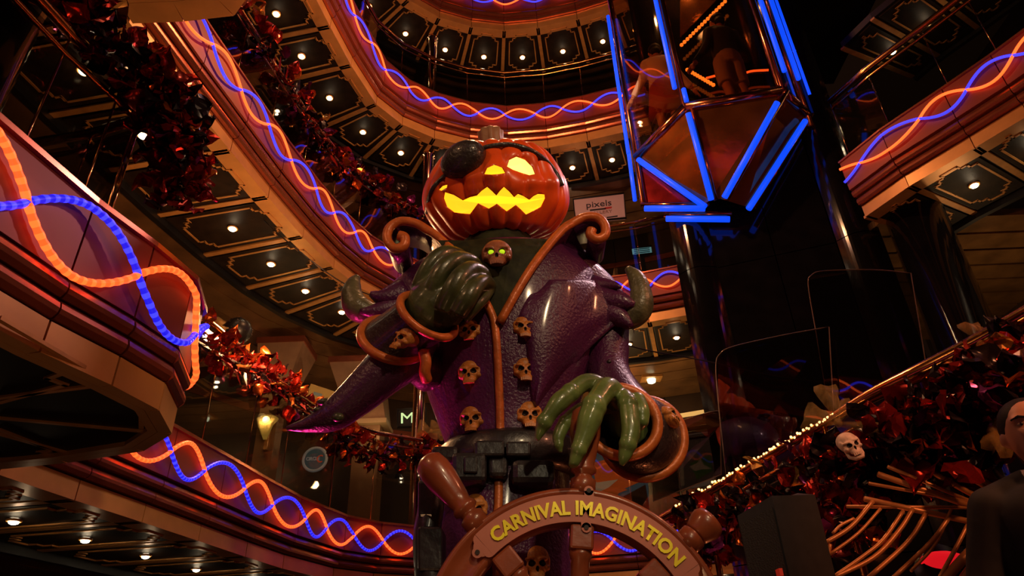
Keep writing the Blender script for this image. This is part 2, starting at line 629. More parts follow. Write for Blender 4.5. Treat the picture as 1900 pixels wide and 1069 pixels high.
def ropes(poly, zs, zt, where, group, cross=None, first_red=True, half=0.47, amp=0.1, r=0.017, zc=0.74, beads=False, s_end=1e9, s_start=0.0, face=0.10):
    """A red and a blue light rope wound round each other along a deck front."""
    st = 0.03
    base = offs(poly, face)
    pl = smooth_normals(along(base, st), 5)
    zmid = zs + (zt - zs) * zc
    knots = sorted(cross) if cross else [half * k for k in range(60)]

    def phase(s):
        if s <= knots[0]:
            return PI * (s - knots[0]) / (knots[1] - knots[0])
        for k in range(len(knots) - 1):
            if s <= knots[k + 1]:
                return PI * (k + (s - knots[k]) / (knots[k + 1] - knots[k]))
        return PI * (len(knots) - 1 + (s - knots[-1]) / (knots[-1] - knots[-2]))
    for red in (True, False):
        pts = []
        for i, (p, n) in enumerate(pl):
            s = i * st
            if s < s_start or s > s_end:
                continue
            ph = phase(s) + (0 if red == first_red else PI)
            w = math.sin(ph)
            w = math.copysign(abs(w) ** 0.9, w)
            off = 0.035 + 0.014 * (1 if red else -1) * math.cos(ph)
            pts.append(zz(p + n * off, zmid + amp * w))
        mb = MB()
        if beads:
            pp = catmull(pts, 4)
            mb.tube(pp, [r * (1.0 if (i // 2) % 2 == 0 else 0.9) for i in range(len(pp))], 10)
            for k in range(len(pp) - 1):
                if (k // 2) % 2:
                    for q in range(10):
                        mb.mi[k * 10 + q] = 1
        else:
            mb.tube(pts, r, 8)
        c = 'red' if red else 'blue'
        o = mb.obj('light_rope', [M_RED, M_RED2] if red else [M_BLUE, M_BLUE2], None, True)
        tag(o, '%s light rope winding along %s' % (c, where), 'rope light', group)


def balustrade(poly, zt, label, inset=0.12, height=1.0, every=1, rail_r=0.026):
    """Glass deck railing on a front: panes, brass posts and a double brass handrail."""
    line = offs(poly, -inset)
    t = thing('glass_railing', zz(line[len(line) // 2], zt + .02), label, 'railing')
    for i in range(len(line) - 1):
        a, b = line[i], line[i + 1]
        d = (b - a).normalized()
        n = Vector((d.y, -d.x, 0)) * 0.006
        a, b = a + d * .008, b - d * .008
        MB().hexa([zz(a - n, zt + .02), zz(a + n, zt + .02), zz(b + n, zt + .02), zz(b - n, zt + .02)],
                  [zz(a - n, zt + height - .07), zz(a + n, zt + height - .07), zz(b + n, zt + height - .07), zz(b - n, zt + height - .07)]).obj('glass_pane', M_GLASS, t)
    hz = [zz(p, zt + height) for p in line]
    MB().tube(hz, rail_r, 10).obj('handrail', M_BRASS, t, True)
    MB().tube([p - Vector((0, 0, .11)) for p in hz], rail_r * .5, 8).obj('lower_rail', M_BRASS, t, True)
    for i in range(0, len(line), every):
        MB().tube([zz(line[i], zt + .02), zz(line[i], zt + height)], 0.005, 6).obj('post', M_BRASS, t, True)
    return t


ORD = ['first', 'second', 'third', 'fourth', 'fifth', 'sixth', 'seventh', 'eighth', 'ninth', 'tenth', 'eleventh', 'twelfth', 'thirteenth', 'fourteenth', 'fifteenth', 'sixteenth']

# ================================================================== STRUCTURE
fl = MB().box((-9, -4, -0.1), (9, 16, 0.0)).obj('floor', mat('carpet', (0.05, 0.014, 0.012), 0, 0.9, vary=0.4, vscale=3), None)
tag(fl, kind='structure')

fascia('trim_1', RING_A, A_S, A_T)
fascia('trim_2', RING_B, B_S, B_T)
fascia('trim_3', RING_C, C_S, C_T)
fascia('trim_4', RING_D, D_S, D_T)
fascia('trim_5', NOSE_A, A_S, A_T, 0.05, 0.15)
fascia('trim_6', NOSE_B, B_S, B_T)
fascia('trim_7', RIGHT_B, B_S, B_T)
fascia('trim_8', BACK_B, B_S, B_T)


def lab(fmt, n, rev=False):
    return lambda i: fmt % ORD[(n - 1 - i) if rev else i]


soffit('ceiling', RING_A, A_S, 1.15, lab('small downlight, %s counted from the balcony tip in the lowest deck soffit', 13), 'downlights under the lowest deck', power=0.2, scale=.8)
soffit('ceiling', RING_B, B_S, 1.15, lab('bright downlight, %s counted from the hanging garland in the second deck soffit', 14), 'downlights under the second deck')
soffit('ceiling', RING_C, C_S, 0.95, lab('bright downlight, %s counted from the open end of the third deck soffit', 14), 'downlights under the third deck', vlight=0.55)
soffit('ceiling', RING_D, D_S, 0.97, lab('bright downlight, %s counted along the topmost curved soffit', 12), 'downlights under the top deck', vlight=0.6)
soffit('ceiling', RIGHT_B, B_S, 1.05, lab('downlight in the %s soffit bay beside the black lift tower', 6), 'downlights right of the lift tower', vlight=0.5)

# ceilings and walls of the walkways behind the soffits
M_WOOD = mat('dark_wood', (0.20, 0.10, 0.04), 0.1, 0.3, vary=0.4, vscale=3)
M_SLAT = mat('gold_slat', (0.26, 0.13, 0.045), 0.35, 0.35, vary=0.3, vscale=5)


def walkway(poly, zs, depth, far, zlow):
    c = setting('ceiling', zz(poly[len(poly) // 2], zs))
    a, b = offs(poly, -depth - 0.06), offs(poly, -far)
    k = 5
    for j in range(k):
        mb = MB()
        f0, f1 = j / k, (j + 1) / k - 0.012
        for i in range(len(poly) - 1):
            p = [a[i] * (1 - f0) + b[i] * f0, a[i + 1] * (1 - f0) + b[i + 1] * f0, a[i + 1] * (1 - f1) + b[i + 1] * f1, a[i] * (1 - f1) + b[i] * f1]
            mb.hexa([zz(q, zs + .06) for q in p], [zz(q, zs + .14) for q in p])
        mb.obj('plank', M_WOOD, c)
    w = setting('wall_far', zz(poly[len(poly) // 2], zlow))
    o = offs(poly, -far - 0.1)
    for i in range(len(poly) - 1):
        p, q, p2, q2 = b[i], b[i + 1], o[i], o[i + 1]
        d = (q - p).normalized() * .006
        MB().hexa([zz(p2, zlow), zz(p + d, zlow), zz(q - d, zlow), zz(q2, zlow)], [zz(p2, zs + .1), zz(p + d, zs + .1), zz(q - d, zs + .1), zz(q2, zs + .1)]).obj('panel', M_DARKWALL, w)
        MB().hexa([zz(p2, zs - .55), zz(p + (p - p2).normalized() * .03, zs - .55), zz(q + (q - q2).normalized() * .03, zs - .55), zz(q2, zs - .55)],
                  [zz(p2, zs - .45), zz(p + (p - p2).normalized() * .03, zs - .45), zz(q + (q - q2).normalized() * .03, zs - .45), zz(q2, zs - .45)]).obj('rail_board', M_MOULD, w)


walkway(RING_A, A_S, 1.15, 3.0, 0.0)
walkway(RING_B, B_S, 1.15, 3.0, A_T)
walkway(RING_C, C_S, 0.95, 2.8, B_T)
walkway(RING_D, D_S, 0.97, 2.6, C_T)

# underside of the two balcony noses: one black board with gold lines
def nose_soffit(poly, zs, back, r0=-.162, r1=-.22):
    root = setting('ceiling', zz(poly[3], zs))
    edge = offs(poly, -0.02)
    ring = [zz(p, zs + .02) for p in edge] + [Vector((x, y, zs + .02)) for x, y in back]
    MB().prism(ring, (0, 0, .1)).obj('slab', M_SOFFIT, root)
    rim0, rim1 = offs(poly, r0), offs(poly, r1)
    for i in range(len(poly) - 1):
        MB().hexa([zz(rim1[i], zs), zz(rim0[i], zs), zz(rim0[i + 1], zs), zz(rim1[i + 1], zs)], [zz(rim1[i], zs + .03), zz(rim0[i], zs + .03), zz(rim0[i + 1], zs + .03), zz(rim1[i + 1], zs + .03)]).obj('rim', M_BAND, root)
    return root


def strip_on(root, px, z, w=0.014, name='inlay'):
    mb = MB()
    pts = [atz(x, y, z) for x, y in px]
    for a, b in zip(pts[:-1], pts[1:]):
        t = (b - a).normalized()
        n = Vector((t.y, -t.x, 0)) * w
        a, b = a - t * w, b + t * w
        up = Vector((0, 0, .012))
        mb.hexa([a - n, a + n, b + n, b - n], [a - n + up, a + n + up, b + n + up, b - n + up])
    mb.obj(name, M_GOLD, root)


na = nose_soffit(NOSE_A, A_S, [(-3.6, 2.93), (-3.6, -0.6)], -.052, -.085)
for l in ([(0, 596), (200, 712), (262, 770), (262, 795)], [(0, 625), (122, 692), (88, 704), (120, 716), (0, 748)], [(0, 740), (190, 716)],
          [(0, 778), (262, 802)], [(0, 800), (100, 838), (72, 841), (94, 848), (0, 854)], [(0, 808), (140, 846)]):
    strip_on(na, l, A_S + .012, 0.009)
nb = nose_soffit(NOSE_B, B_S, [(-3.8, 3.10), (-3.8, 0.2)])
# far-left filler of the lower decks, where the walkway runs on out of the frame
for z in (A_S, B_S):
    s = MB().box((-7.5, -0.6, z + .03), (-3.55, 3.2, z + .13)).obj('ceiling', M_SOFFIT, None)
    tag(s, kind='structure')
w = MB().box((-5.7, -0.6, 0), (-5.6, 3.4, B_S)).obj('wall_left', M_DARKWALL, None)
tag(w, kind='structure')

# light ropes
ropes(RING_A, A_S, A_T, 'the lowest curved deck front', 'rope lights on the lowest deck front', [on_front(x, y, RING_A) for x, y in ((303, 878), (375, 910), (444, 939), (505, 960), (561, 984), (606, 1005), (654, 1021), (715, 1030), (775, 1045))], True, amp=0.11, r=0.0135, zc=0.70, beads=True)
ropes(RING_B, B_S, B_T, 'the long second deck front behind the garland', 'rope lights on the second deck front', [on_front(x, y, RING_B) for x, y in ((387, 97), (448, 174), (493, 242), (541, 305), (582, 361), (620, 409), (655, 454), (693, 489), (736, 520))], True, amp=0.11, r=0.0125)
ropes(RING_C, C_S, C_T, 'the third deck front above the pumpkin', 'rope lights on the third deck front', [on_front(x, y, RING_C) for x, y in ((660, 27), (687, 83), (717, 126), (758, 166), (800, 191), (841, 211), (892, 224), (941, 230), (1000, 223), (1050, 216), (1108, 205))], False, amp=0.11, r=0.0135)
ropes(RING_D, D_S, D_T, 'the topmost deck front', 'rope lights on the top deck front', amp=0.11, r=0.0135)
ropes(NOSE_A, A_S, A_T, 'the rounded balcony nose nearest the camera', 'rope lights on the balcony nose', [on_front(x, y, NOSE_A, .05) for x, y in ((65, 362), (251, 516), (366, 628))], False, amp=0.13, r=0.0135, zc=.68, beads=True, s_end=on_front(366, 628, NOSE_A, .05) + .34, face=.015)
ropes(RIGHT_B, B_S, B_T, 'the straight deck front beside the lift tower', 'rope lights right of the tower', [on_front(x, y, RIGHT_B) for x, y in ((1604, 328), (1723, 255), (1807, 197))], False, amp=0.10, r=0.0135)
ropes(BACK_B, B_S, B_T, 'the deck front behind the camera', 'rope lights behind the camera', r=0.017)

# railings
balustrade(RING_A, A_T, 'glass railing with brass rail on the lowest deck, hung with a garland', 0.12)
balustrade(RING_B, B_T, 'glass railing with brass rail on the long second deck', 0.12)
balustrade(RING_C, C_T, 'glass railing with brass rail on the third deck', 0.12)
balustrade(NOSE_A, A_T, 'curved glass railing of the near balcony nose under the big garland', 0.42)
balustrade(RIGHT_B, B_T, 'straight glass railing with double brass rail right of the lift tower', 0.12, rail_r=.036)

# ------------------------------------------------------------------ black lift tower
TL, TR = Vector((1.90, 6.68, 0)), Vector((3.90, 5.95, 0))
td = (TR - TL).normalized()
tn = Vector((td.y, -td.x, 0))               # towards the lobby
tw = setting('wall_lift', TL)
for i, (s0, s1, dep) in enumerate(((0.44, 1.06, -.10), (1.07, 1.69, -.10))):
    a, b = TL + td * s0 + tn * dep, TL + td * s1 + tn * dep
    a2, b2 = TL + td * s0 - tn * 1.6, TL + td * s1 - tn * 1.6
    for j, (z0, z1) in enumerate(((0, 2.55), (2.56, 5.7), (5.71, 8.5), (8.51, 12.5))):
        MB().hexa([zz(a, z0), zz(b, z0), zz(b2, z0), zz(a2, z0)], [zz(a, z1), zz(b, z1), zz(b2, z1), zz(a2, z1)]).obj('panel', M_BLACKG, tw)
for s0, s1 in ((0.0, 0.43), (1.70, 2.13)):       # rounded black cheeks at both sides
    for j, (z0, z1) in enumerate(((0, 2.55), (2.56, 5.7), (5.71, 8.5), (8.51, 12.5))):
        prof = []
        for q in range(17):
            f = q / 16
            prof.append(TL + td * (s0 + (s1 - s0) * f) + tn * (0.10 * math.sin(PI * f) - .08))
        prof += [TL + td * s1 - tn * 1.6, TL + td * s0 - tn * 1.6]
        MB().prism([zz(p, z0) for p in prof], (0, 0, z1 - z0)).obj('panel', M_BLACKG, tw)

# ================================================================== STATUE
YS = 3.30
M_PUMP = mat('pumpkin_paint', (0.80, 0.088, 0.010), 0, 0.36, vary=0.2, vscale=7, bump=0.1, bscale=30, coat=0.15)
M_PUMPIN = mat('pumpkin_flesh', (0.75, 0.22, 0.02), 0, 0.5)
M_GLOW = mat('lantern_glow', (1, 0.6, 0.05), 0, 0.5, emit=(1.0, 0.50, 0.012), strength=1.35)
M_GLOWE = mat('lantern_glow_bright', (1, 0.7, 0.2), 0, 0.5, emit=(1.0, 0.60, 0.10), strength=2.6)
M_PURPLE = mat('purple_paint', (0.070, 0.010, 0.055), 0, 0.36, vary=0.25, vscale=5, bump=0.55, bscale=70, coat=0.3)
M_PURPLED = mat('dark_purple_paint', (0.05, 0.012, 0.035), 0, 0.36, vary=0.25, vscale=5, bump=0.5, bscale=70, coat=0.3)
M_CUFF = mat('cuff_paint', (0.035, 0.018, 0.018), 0, 0.33, vary=0.25, bump=0.5, bscale=60, coat=0.3)
M_TRIM = mat('orange_trim', (0.52, 0.125, 0.026), 0.1, 0.38, vary=0.2, vscale=20, bump=0.25, bscale=50)
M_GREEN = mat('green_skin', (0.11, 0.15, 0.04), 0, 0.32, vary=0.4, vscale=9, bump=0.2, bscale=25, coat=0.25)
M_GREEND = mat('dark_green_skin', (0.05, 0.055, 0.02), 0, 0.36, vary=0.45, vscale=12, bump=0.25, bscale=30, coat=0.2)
M_BONE = mat('bone_orange', (0.48, 0.165, 0.032), 0, 0.42, vary=0.25, vscale=18, bump=0.15, bscale=60)
M_SOCKET = mat('socket_black', (0.02, 0.006, 0.004), 0, 0.6)
M_BELT = mat('belt_black', (0.014, 0.010, 0.012), 0, 0.38, vary=0.3, bump=0.3, bscale=30, coat=0.2)
M_PATCH = mat('eyepatch_black', (0.03, 0.022, 0.02), 0, 0.35, vary=0.2, bump=0.6, bscale=60, coat=0.3)
M_OAK = mat('wheel_brown', (0.25, 0.055, 0.020), 0, 0.33, vary=0.22, vscale=7, bump=0.1, bscale=30, coat=0.3)
M_PLATE = mat('plaque_tan', (0.46, 0.145, 0.095), 0.1, 0.5, vary=0.06)
M_LETTER = mat('letter_yellow', (0.95, 0.74, 0.02), 0.15, 0.35, vary=0.15, vscale=10)


def bvh(mb):
    return BVHTree.FromPolygons([tuple(v) for v in mb.v], [tuple(f) for f in mb.f])


EYEP = Vector((0, 0, EYE))


def onto(tree, px, py, lift=0.0, back=3.3):
    d = ray(px, py).normalized()
    h = tree.ray_cast(EYEP, d)
    if h[0] is None:
        return aty(px, py, back), -d
    n = h[1] if h[1].dot(d) < 0 else -h[1]
    return h[0] + n * lift, n


def ring_px(py, xl, xr, k, n=40, yc=YS, dz=0.0):
    a, b = aty(xl, py, yc), aty(xr, py, yc)
    c = (a + b) / 2
    h = (b - a).length / 2
    return [c + Vector((h * math.cos(q * 2 * PI / n), h * k * math.sin(q * 2 * PI / n), dz)) for q in range(n)]


def limb(mb, pts, n=16, k=5, flat=1.0, up=None):
    """Tapered limb: (px, py, depth, radius in px) stations."""
    P = [aty(x, y, d) for x, y, d, r in pts]
    R = [r * mpp(p) for p, (x, y, d, r) in zip(P, pts)]
    PP = catmull(P, k)
    RR = [v.x for v in catmull([Vector((r, 0, 0)) for r in R], k)]
    return mb.tube(PP, RR, n, flat=flat, up=up)


st = thing('pumpkin_head_figure', (0.0, YS, 0.9), 'tall pumpkin headed pirate figure in a purple coat with one hand on a ship wheel', 'statue')

# coat body
rr = [(489, 812, 1060, .6), (500, 792, 1085, .72), (530, 778, 1108, .72), (570, 776, 1112, .74), (620, 778, 1108, .76), (690, 782, 1096, .78), (740, 798, 1082, .8),
      (790, 816, 1070, .82), (835, 832, 1060, .84), (880, 815, 1058, .84), (930, 800, 1056, .84), (1000, 790, 1056, .84), (1069, 782, 1060, .84), (1160, 776, 1066, .84)]
torso = MB().loft([ring_px(*r) for r in rr])
T = bvh(torso)
torso.obj('coat', M_PURPLE, st, True)
# legs and boots under the coat skirt (below the frame)
lg = MB()
for x in (855, 985):
    p = aty(x, 1150, YS)
    lg.tube([p, Vector((p.x, YS, 1.55)), Vector((p.x, YS - .02, 1.2)), Vector((p.x, YS - .02, .9))], [.16, .13, .12, .14], 14)
lg.obj('boots', M_BELT, st, True)

# shirt in the open collar
sh = MB()
cols = []
for py in (446, 452, 460, 474, 485, 500, 530, 560, 585, 604):
    t = (py - 446) / 158
    xl, xr = 812 + (924 - 812) * t, 1030 + (930 - 1030) * t
    cols.append([onto(T, xl + (xr - xl) * j / 8, py, 0.012, 3.0)[0] for j in range(9)])
for a, b in zip(cols[:-1], cols[1:]):
    for j in range(8):
        sh.add([a[j], a[j + 1], b[j + 1], b[j]], [(0, 1, 2, 3)])
sh.obj('neck', mat('neck_dark_green', (0.020, 0.022, 0.008), 0, .65, vary=.6, vscale=14, bump=.4, bscale=16, spec=.25), st, True)
nk = MB()
limb(nk, [(925, 590, 3.08, 22), (930, 540, 3.06, 24), (928, 505, 3.10, 34), (925, 470, 3.24, 60), (922, 440, 3.3, 66)])
nk.obj('throat', bpy.data.materials['neck_dark_green'], st, True)


def trim(path, r, name='trim', lift=0.0, tree=None, parent=st, m=M_TRIM, k=5):
    P = [onto(tree, x, y, lift)[0] if tree else aty(x, y, d) for x, y, *q in path for d in (q[0] if q else 3.0,)]
    return MB().tube(catmull(P, k), [r] * (len(catmull(P, k))), 10).obj(name, m, parent, True)


trim([(897, 546), (905, 566), (916, 592), (921, 630), (924, 680), (927, 740), (928, 790), (928, 822)], 0.02, tree=T, lift=.004)
trim([(925, 893), (925, 915), (924, 950), (922, 1000), (922, 1069)], 0.02, tree=T, lift=.004)

# mantle over the shoulders with torn points
M = MB()
mr_ = [(478, 830, 1030, .3, 3.36), (490, 790, 1075, .5, 3.36), (510, 755, 1112, .6, 3.36), (535, 722, 1140, .5, 3.38), (560, 700, 1160, .44, 3.4), (585, 694, 1172, .4, 3.4)]
rings = [ring_px(py, a, b, k, 48, yc) for py, a, b, k, yc in mr_]
lo = []
for i, p in enumerate(rings[-1]):
    lo.append(p + Vector((0, 0, -0.03 - 0.09 * (i % 4 == 0) - 0.05 * (i % 3 == 0))))
rings.append(lo)
M.loft(rings)
mantle = M.obj('mantle', M_PURPLE, st, True)
MT = bvh(M)
for q in ([(745, 548, 3.2, 30), (712, 553, 3.15, 18), (686, 545, 3.12, 5)], [(735, 570, 3.2, 26), (700, 578, 3.15, 16), (668, 578, 3.12, 5)],
          [(1105, 535, 3.2, 26), (1135, 530, 3.12, 11), (1152, 533, 3.08, 3)], [(1120, 560, 3.2, 34), (1155, 562, 3.13, 20), (1178, 566, 3.1, 6)],
          [(1120, 580, 3.2, 30), (1150, 590, 3.15, 20), (1172, 606, 3.12, 5)], [(745, 590, 3.25, 24), (715, 600, 3.2, 14), (690, 604, 3.18, 4)]):
    sp = MB()
    limb(sp, q, 10, 4)
    sp.obj('torn_point', M_PURPLE, st, True)

# cape front hanging over the figure's left breast
rows = [(515, 1002, 1118, 3.03, 3.14), (545, 978, 1160, 3.02, 3.12), (580, 960, 1172, 3.02, 3.12), (612, 952, 1128, 3.02, 3.12), (650, 958, 1088, 3.02, 3.1), (695, 968, 1052, 3.02, 3.08), (738, 980, 1012, 3.02, 3.05), (752, 990, 1000, 3.02, 3.04)]
cp = MB()
gr = []
for py, xl, xr, yl, yr in rows:
    g = []
    for j in range(13):
        t = j / 12
        x = xl + (xr - xl) * t
        h, n = onto(T, x, py, 0.004)
        yb = yl + (yr - yl) * t
        yy = min(h.y, yb + 0.04) if xl + 12 < x < xr - 8 else (h.y if j == 0 else yb + .02)
        yy -= 0.05 * math.sin(PI * t)
        g.append(aty(x, py, yy))
    gr.append(g)
for g in gr:
    cp.v += g
back = [[p + Vector((0, .03, 0)) for p in g] for g in gr]
for g in back:
    cp.v += g
nr, nc = len(gr), 13
for i in range(nr - 1):
    for j in range(nc - 1):
        a = i * nc + j
        cp.f.append([a, a + 1, a + nc + 1, a + nc]); cp.mi.append(0)
        a += nr * nc
        cp.f.append([a + nc, a + nc + 1, a + 1, a]); cp.mi.append(0)
edge = [i * nc for i in range(nr)] + [(nr - 1) * nc + j for j in range(1, nc)] + [i * nc + nc - 1 for i in range(nr - 2, -1, -1)] + [j for j in range(nc - 2, 0, -1)]
for a, b in zip(edge, edge[1:] + edge[:1]):
    cp.f.append([a, b, b + nr * nc, a + nr * nc]); cp.mi.append(0)
cape = cp.obj('cape', M_PURPLE, st, True)
applied(cape, [('SUBSURF', dict(levels=2, render_levels=2))])

# high collar, each side a flared sheet that ends in a scroll
def collar(edge, base, spiral, ys):
    mb = MB()
    E_ = catmull([onto(T, p[0], p[1], .024, p[2])[0] if i < 3 else aty(*p) for i, p in enumerate(edge)], 5)
    B_ = catmull([aty(*p) for p in base], 5)
    ringsl = []
    for e, b in zip(E_, B_):
        row = []
        for t in range(7):
            f = t / 6
            row.append(e * (1 - f) + b * f + Vector((0, 0.05 * math.sin(PI * f), 0)))
        ringsl.append(row + [p + Vector((0, .035, 0)) for p in row[::-1]])
    mb.loft(ringsl)
    S = catmull([aty(x, y, ys) for x, y in spiral], 5)
    w = 0.012
    pr = []
    for i in range(len(S)):
        t = (S[min(i + 1, len(S) - 1)] - S[max(i - 1, 0)]).normalized()
        n = Vector((t.z, 0, -t.x)) * w
        p = S[i]
        bk = Vector((0, .24, 0.0))
        pr.append([p - n, p + n, p + n + bk, p - n + bk])
    mb.loft(pr)
    mb.obj('collar', M_PURPLE, st, True)
    P = E_ + S[1:]
    MB().tube(P, [0.022 + 0.006 * (i / len(P)) for i in range(len(P))], 10).obj('collar_trim', M_TRIM, st, True)


collar([(928, 602, 2.99), (956, 550, 2.95), (985, 502, 2.94), (1018, 455, 2.97), (1045, 425, 3.0), (1062, 414, 3.02)],
       [(932, 604, 3.03), (978, 562, 3.06), (1018, 520, 3.10), (1045, 492, 3.16), (1068, 478, 3.22), (1090, 468, 3.25)],
       [(1062, 414), (1085, 403), (1108, 404), (1122, 418), (1122, 436), (1108, 444), (1096, 436), (1098, 426)], 3.02)
collar([(880, 520, 3.02), (860, 490, 3.03), (840, 466, 3.03), (822, 448, 3.03), (805, 434, 3.03), (795, 428, 3.03)],
       [(870, 535, 3.1), (845, 515, 3.12), (828, 500, 3.15), (812, 488, 3.2), (805, 478, 3.22), (800, 470, 3.24)],
       [(795, 428), (770, 414), (742, 411), (722, 424), (719, 446), (732, 461), (749, 456), (751, 441), (740, 437)], 3.03)

# pumpkin head
PC = aty(921, 368, 3.24)
pm = mpp(PC)
RX, RZ = 131 * pm, 0.345
tilt = Matrix.Rotation(math.radians(20), 3, 'X') @ Matrix.Rotation(math.radians(-3), 3, 'Y')
fw_ = (EYEP - PC).normalized()


def to_px(p):
    d = ROT.transposed() @ (p - EYEP)
    return 950 + d.x / d.z * FPX, 534.5 + d.y / d.z * FPX


BUMPS = [(806, 372, 22, 34, .035), (1034, 372, 20, 34, .035), (918, 322, 26, 22, .05), (870, 330, 40, 12, .018), (985, 338, 36, 10, .022), (966, 287, 34, 12, .02), (820, 340, 16, 14, .02),
         (1018, 338, 16, 14, .02), (966, 306, 22, 12, -.03), (918, 350, 70, 8, .012)]
pk = MB()
nu, nv = 176, 72
NL = 22
vs = []
for j in range(nv + 1):
    a = -PI / 2 + PI * j / nv
    for i in range(nu):
        th = 2 * PI * i / nu
        lob = abs(math.sin(NL * th / 2))
        r = 0.945 + 0.055 * lob ** 0.6
        ca = math.copysign(abs(math.cos(a)) ** 0.80, math.cos(a))
        sa = math.sin(a)
        dip = 1 - 0.16 * max(0, abs(sa) - .72) / .28
        p = Vector((RX * r * ca * math.cos(th), RX * r * ca * math.sin(th) * 0.98, RZ * sa * dip * (0.97 + .03 * lob)))
        p = tilt @ p
        n = p.normalized()
        w = PC + p
        if n.dot(fw_) > 0.1:
            x, y = to_px(w)
            for bx, by, sx, sy, h in BUMPS:
                w = w + n * (h * math.exp(-((x - bx) / sx) ** 2 - ((y - by) / sy) ** 2))
        vs.append(w)
fs = []
for j in range(nv):
    for i in range(nu):
        a = j * nu
        fs.append((a + i, a + (i + 1) % nu, a + nu + (i + 1) % nu, a + nu + i))
fs.append(tuple(range(nu))[::-1])
fs.append(tuple(range(nv * nu, nv * nu + nu)))
pk.add(vs, fs)
PT = bvh(pk)
pump = pk.obj('pumpkin_head', [M_PUMP, M_PUMPIN, M_GLOW, M_GLOWE], st, True)
from mathutils.geometry import tessellate_polygon


def carve(poly, depth, gi, shrink=1.0):
    n = len(poly)
    cx_, cy_ = sum(p[0] for p in poly) / n, sum(p[1] for p in poly) / n
    hit = [onto(PT, x, y)[0] for x, y in poly]
    front = [EYEP + (h - EYEP) * 0.90 for h in hit]
    bk = []
    for (x, y), h in zip(poly, hit):
        q = (cx_ + (x - cx_) * shrink, cy_ + (y - cy_) * shrink)
        hq = onto(PT, *q)[0]
        bk.append(EYEP + (hq - EYEP).normalized() * ((hq - EYEP).length + depth))
    me = bpy.data.meshes.new('cutter')
    tr = tessellate_polygon([[Vector((x, y, 0)) for x, y in poly]])
    fs = [tuple(t) for t in tr] + [tuple(i + n for i in t[::-1]) for t in tr] + [(i, (i + 1) % n, n + (i + 1) % n, n + i) for i in range(n)]
    me.from_pydata(front + bk, [], fs)
    for m in (M_PUMP, M_PUMPIN, M_GLOW, M_GLOWE):
        me.materials.append(m)
    me.polygons.foreach_set('material_index', [1] * len(tr) + [gi] * len(tr) + [1] * n)
    bm = bmesh.new()
    bm.from_mesh(me)
    bmesh.ops.recalc_face_normals(bm, faces=bm.faces)
    bm.to_mesh(me)
    bm.free()
    o = bpy.data.objects.new('cutter', me)
    COL.objects.link(o)
    bpy.context.view_layer.update()
    applied(pump, [('BOOLEAN', dict(operation='DIFFERENCE', object=o, solver='EXACT', material_mode='TRANSFER'))])
    bpy.data.objects.remove(o)


bpy.context.view_layer.update()
MOUTH = [(826, 357), (842, 362), (859, 372), (872, 366), (885, 363), (894, 354), (904, 347), (913, 355), (921, 363), (928, 354), (935, 347), (945, 356), (954, 366), (961, 360), (971, 364), (982, 371), (990, 364), (998, 360),
         (1010, 361), (1011, 368), (1003, 384), (990, 391), (976, 398), (966, 388), (957, 380), (949, 386), (940, 392), (931, 385), (922, 378), (914, 383), (907, 387), (897, 382), (887, 377), (879, 388), (872, 397), (857, 396), (843, 394), (830, 384), (824, 368)]
carve(MOUTH, 0.055, 2)
carve([(941, 309), (945, 297), (958, 291), (974, 297), (987, 310), (992, 323), (982, 325), (966, 320), (952, 315)], 0.05, 3)
carve([(899, 323), (904, 312), (917, 306), (931, 311), (937, 321), (926, 323), (912, 324)], 0.05, 2)
carve([(815, 352), (822, 345), (830, 343), (829, 348), (819, 354)], 0.03, 2)

# stem
top = PC + tilt @ Vector((0, 0, RZ * .80))
ax = tilt @ Vector((0, 0, 1))
sm = MB()
ringsl = []
u_ = ax.orthogonal().normalized()
w_ = ax.cross(u_)
for h, r in ((-.02, .085), (.04, .075), (.10, .068), (.15, .072), (.165, .05)):
    ringsl.append([top + ax * h + u_ * (r * (1 + .12 * math.cos(8 * q * 2 * PI / 32)) * math.cos(q * 2 * PI / 32)) + w_ * (r * (1 + .12 * math.cos(8 * q * 2 * PI / 32)) * math.sin(q * 2 * PI / 32)) for q in range(32)])
sm.loft(ringsl).obj('stem', mat('stem_brown', (0.24, 0.12, 0.06), 0, 0.5, vary=.3, bump=.3), st, True)
# eyepatch and strap
pc_, pn = onto(PT, 863, 298)
pn = (pn * .45 - ray(863, 298).normalized() * .55).normalized()
pc_ = pc_ + pn * .045
vx = (ROT @ Vector((math.cos(.42), -math.sin(.42), 0)))
vx = (vx - pn * vx.dot(pn)).normalized()
vy = pn.cross(vx)
ep = MB()
ringsl = []
mm = mpp(pc_)
for f, h in ((.9, -.09), (1.04, -.02), (1.0, 0.005), (.9, .03), (.7, .052), (.4, .066), (.08, .07)):
    ringsl.append([pc_ + vx * (math.cos(q * 2 * PI / 36) * 45 * mm * f) + vy * (math.sin(q * 2 * PI / 36) * 31 * mm * f * (1.12 if math.sin(q * 2 * PI / 36) * (1 if vy.z < 0 else -1) > 0 else 1)) + pn * h for q in range(36)])
ep.loft(ringsl).obj('eyepatch', M_PATCH, st, True)
MB().tube(catmull([onto(PT, x, y, .008)[0] for x, y in ((892, 278), (915, 273), (945, 271), (978, 279), (1005, 294), (1028, 318), (1042, 345))], 4), 0.014, 8, flat=.6).obj('strap', M_PATCH, st, True)
MB().tube(catmull([onto(PT, x, y, .008)[0] for x, y in ((838, 318), (822, 330), (806, 348), (796, 370), (792, 395))], 4), 0.012, 8, flat=.6).obj('strap', M_PATCH, st, True)


